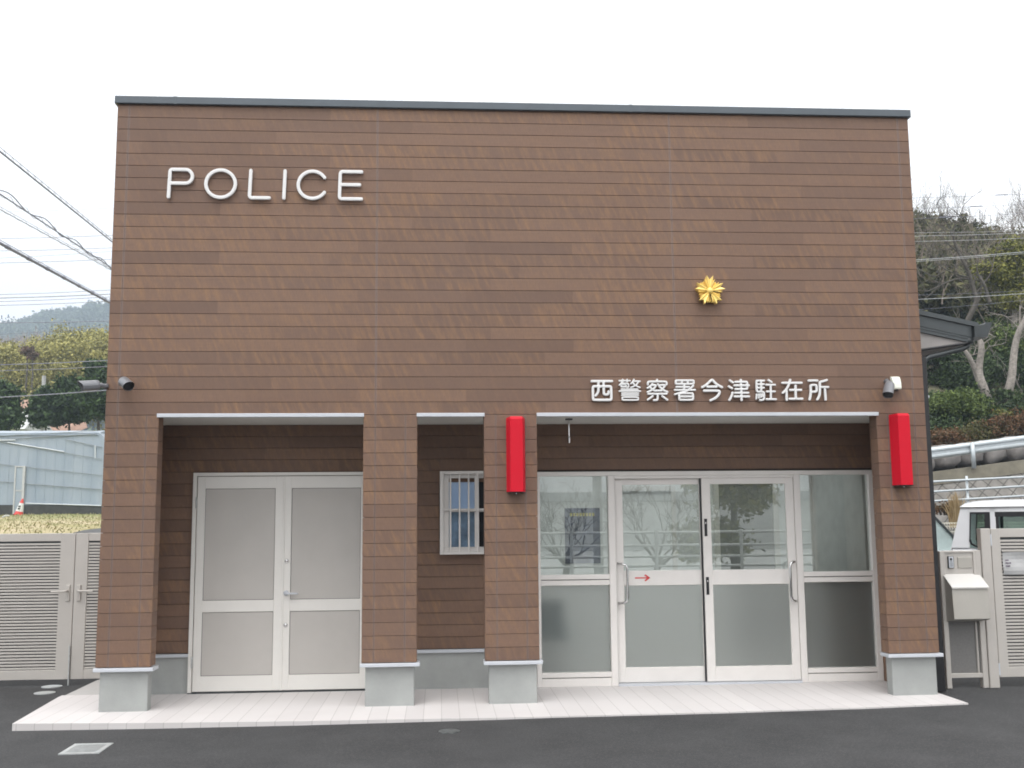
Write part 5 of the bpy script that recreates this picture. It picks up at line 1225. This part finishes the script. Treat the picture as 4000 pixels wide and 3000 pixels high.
for i, (a, b, r) in enumerate(LW):
    m, p0, p1, s, e = wire(a, b, 27, 27, r, 'wire', '', '', sag=.02)
    o = put('overhead_wire', m, 'wiregrey' if i < 9 else 'wire', label='thin nearly level overhead wire left of the building', cat='wire', group='level wires left of the building')
RWs = [((3562,773),(4000,758),0.0058,0),((3567,816),(4000,798),0.0058,0),((3570,854),(4000,834),0.0058,0),((3574,909),(4000,901),0.0043,1),((3576,922),(4000,910),0.0065,1),((3578,943),(4000,930),0.0065,1),((3580,1015),(4000,984),0.0101,1),((3582,1021),(4000,990),0.0065,1),((3593,1169),(4000,1147),0.0086,1),((3617,1207),(4000,1173),0.0050,0),((3595,1152),(4000,1136),0.0043,0)]
for i, (a, b, r, lt) in enumerate(RWs):
    m, p0, p1, s, e = wire(a, b, 27, 27, r, 'wire', '', '', sag=.02)
    o = put('overhead_wire', m, 'wirelight' if lt else 'wire', label='thin nearly level overhead wire right of the building', cat='wire', group='level wires right of the building')
    if i < 3:
        u = (.80,.57,.28)[i]; q = p0*(1-u)+p1*u; d_ = (p1-p0)*.055
        put('splice_sleeve', M().tube([q-d_, q+d_], .018, 6), 'wire', o)

# ---- street side behind the camera (mirrored in the glass)
SF = thing('street_fence', (4,-13.5,0), 'white four-rail street fence mirrored in the entrance glass', 'fence')
for z in (.52,.74,1.0,1.3): put('rail', M().tube([(-8,-13.5,z),(16,-13.5,z)], .03, 8), 'conewhite', SF)
for k in range(-4, 9): put('post', M().tube([(k*2.,-13.46,0),(k*2.,-13.46,1.36)], .04, 8), 'conewhite', SF)
for i, (x, y, h, lab) in enumerate(((6.5,-19,3.0,'leafless street tree mirrored in the left entrance glass'), (8.9,-18,3.2,'leafless street tree mirrored in the left sliding door'))):
    rg = np.random.default_rng(101+i); t = thing('street_tree', (x,y,0), lab, 'tree', 'leafless street trees'); m = M().tube([(x,y,0),(x+.05,y,.35),(x+.1,y,.6)], [.10,.09,.07], 8); put('trunk', m, 'barkd', t)
    br = M()
    for k in range(7): branch(br, (x+.05,y,.25+k*.05), (rg.normal()*1.3,rg.normal()*.6,1), h*.30, .045, 4, rg, .5, .2, .008, 5)
    put('branches', br, 'barkd', t)
leafy = np.random.default_rng(111); x, y = 11.4, -19
t = thing('street_evergreen', (x,y,0), 'yellow-green tree mirrored in the sliding doors', 'tree')
put('crown', M().quads(np.concatenate([clumps(leafy, (x,y,2.6), (1.2,1.1,1.6), 110, 60, .26, .4), clumps(leafy, (x-.7,y,.9), (.8,.8,.8), 50, 50, .22, .4)]), .11, leafy), 'camph', t); put('trunk', M().tube([(x,y,0),(x,y,2.2)], [.16,.08], 8), 'barkd', t)
t = thing('street_pole', (7.6,-20,0), 'concrete street pole mirrored in the left entrance glass', 'utility pole'); put('shaft', M().tube([(7.6,-20,0),(7.6,-20,9)], [.15,.12], 12), 'pole', t); put('cross_arm', M().box(6.6, 8.6, -19.96, -19.9, 8.2, 8.3), 'galv', t)
t = thing('white_warehouse', (14,-45,0), 'low white warehouse across the street mirrored in the glass', 'building'); put('wall', M().box(-10, 40, -50, -45, 0, 2.6), 'whiteb', t); put('roof', M().box(-10.3, 40.3, -50.3, -44.7, 2.62, 3.1), 'roofpale', t)
put('yard', M().add([(-90,-119,.03),(120,-119,.03),(120,-15,.03),(-90,-15,.03)], [(0,1,2,3)]), concrete('yard_concrete', (.46,.46,.45), .15), kind='structure')
put('street_hill', M().add([(-200,-150,0),(200,-150,0),(160,-230,3.5),(40,-220,3.0),(-60,-230,4.2),(-160,-220,2.5)], [(0,1,2,3,4,5)]), 'soil', kind='structure')

# ---- hazy air round everything
hz = M().box(-1420, 300, -260, 1060, -1.2, 225)
hm_, ht, hb = newmat('haze_air'); ht.nodes.remove(hb)
pv = N(ht, 'VolumePrincipled'); pv.inputs['Color'].default_value = (.70, .84, 1.0, 1); pv.inputs['Density'].default_value = .00085; pv.inputs['Anisotropy'].default_value = .2
ht.links.new(pv.outputs[0], ht.nodes['Material Output'].inputs['Volume'])
put('haze', hz, hm_, label='pale damp air that veils the far hill', cat='haze', kind='stuff')
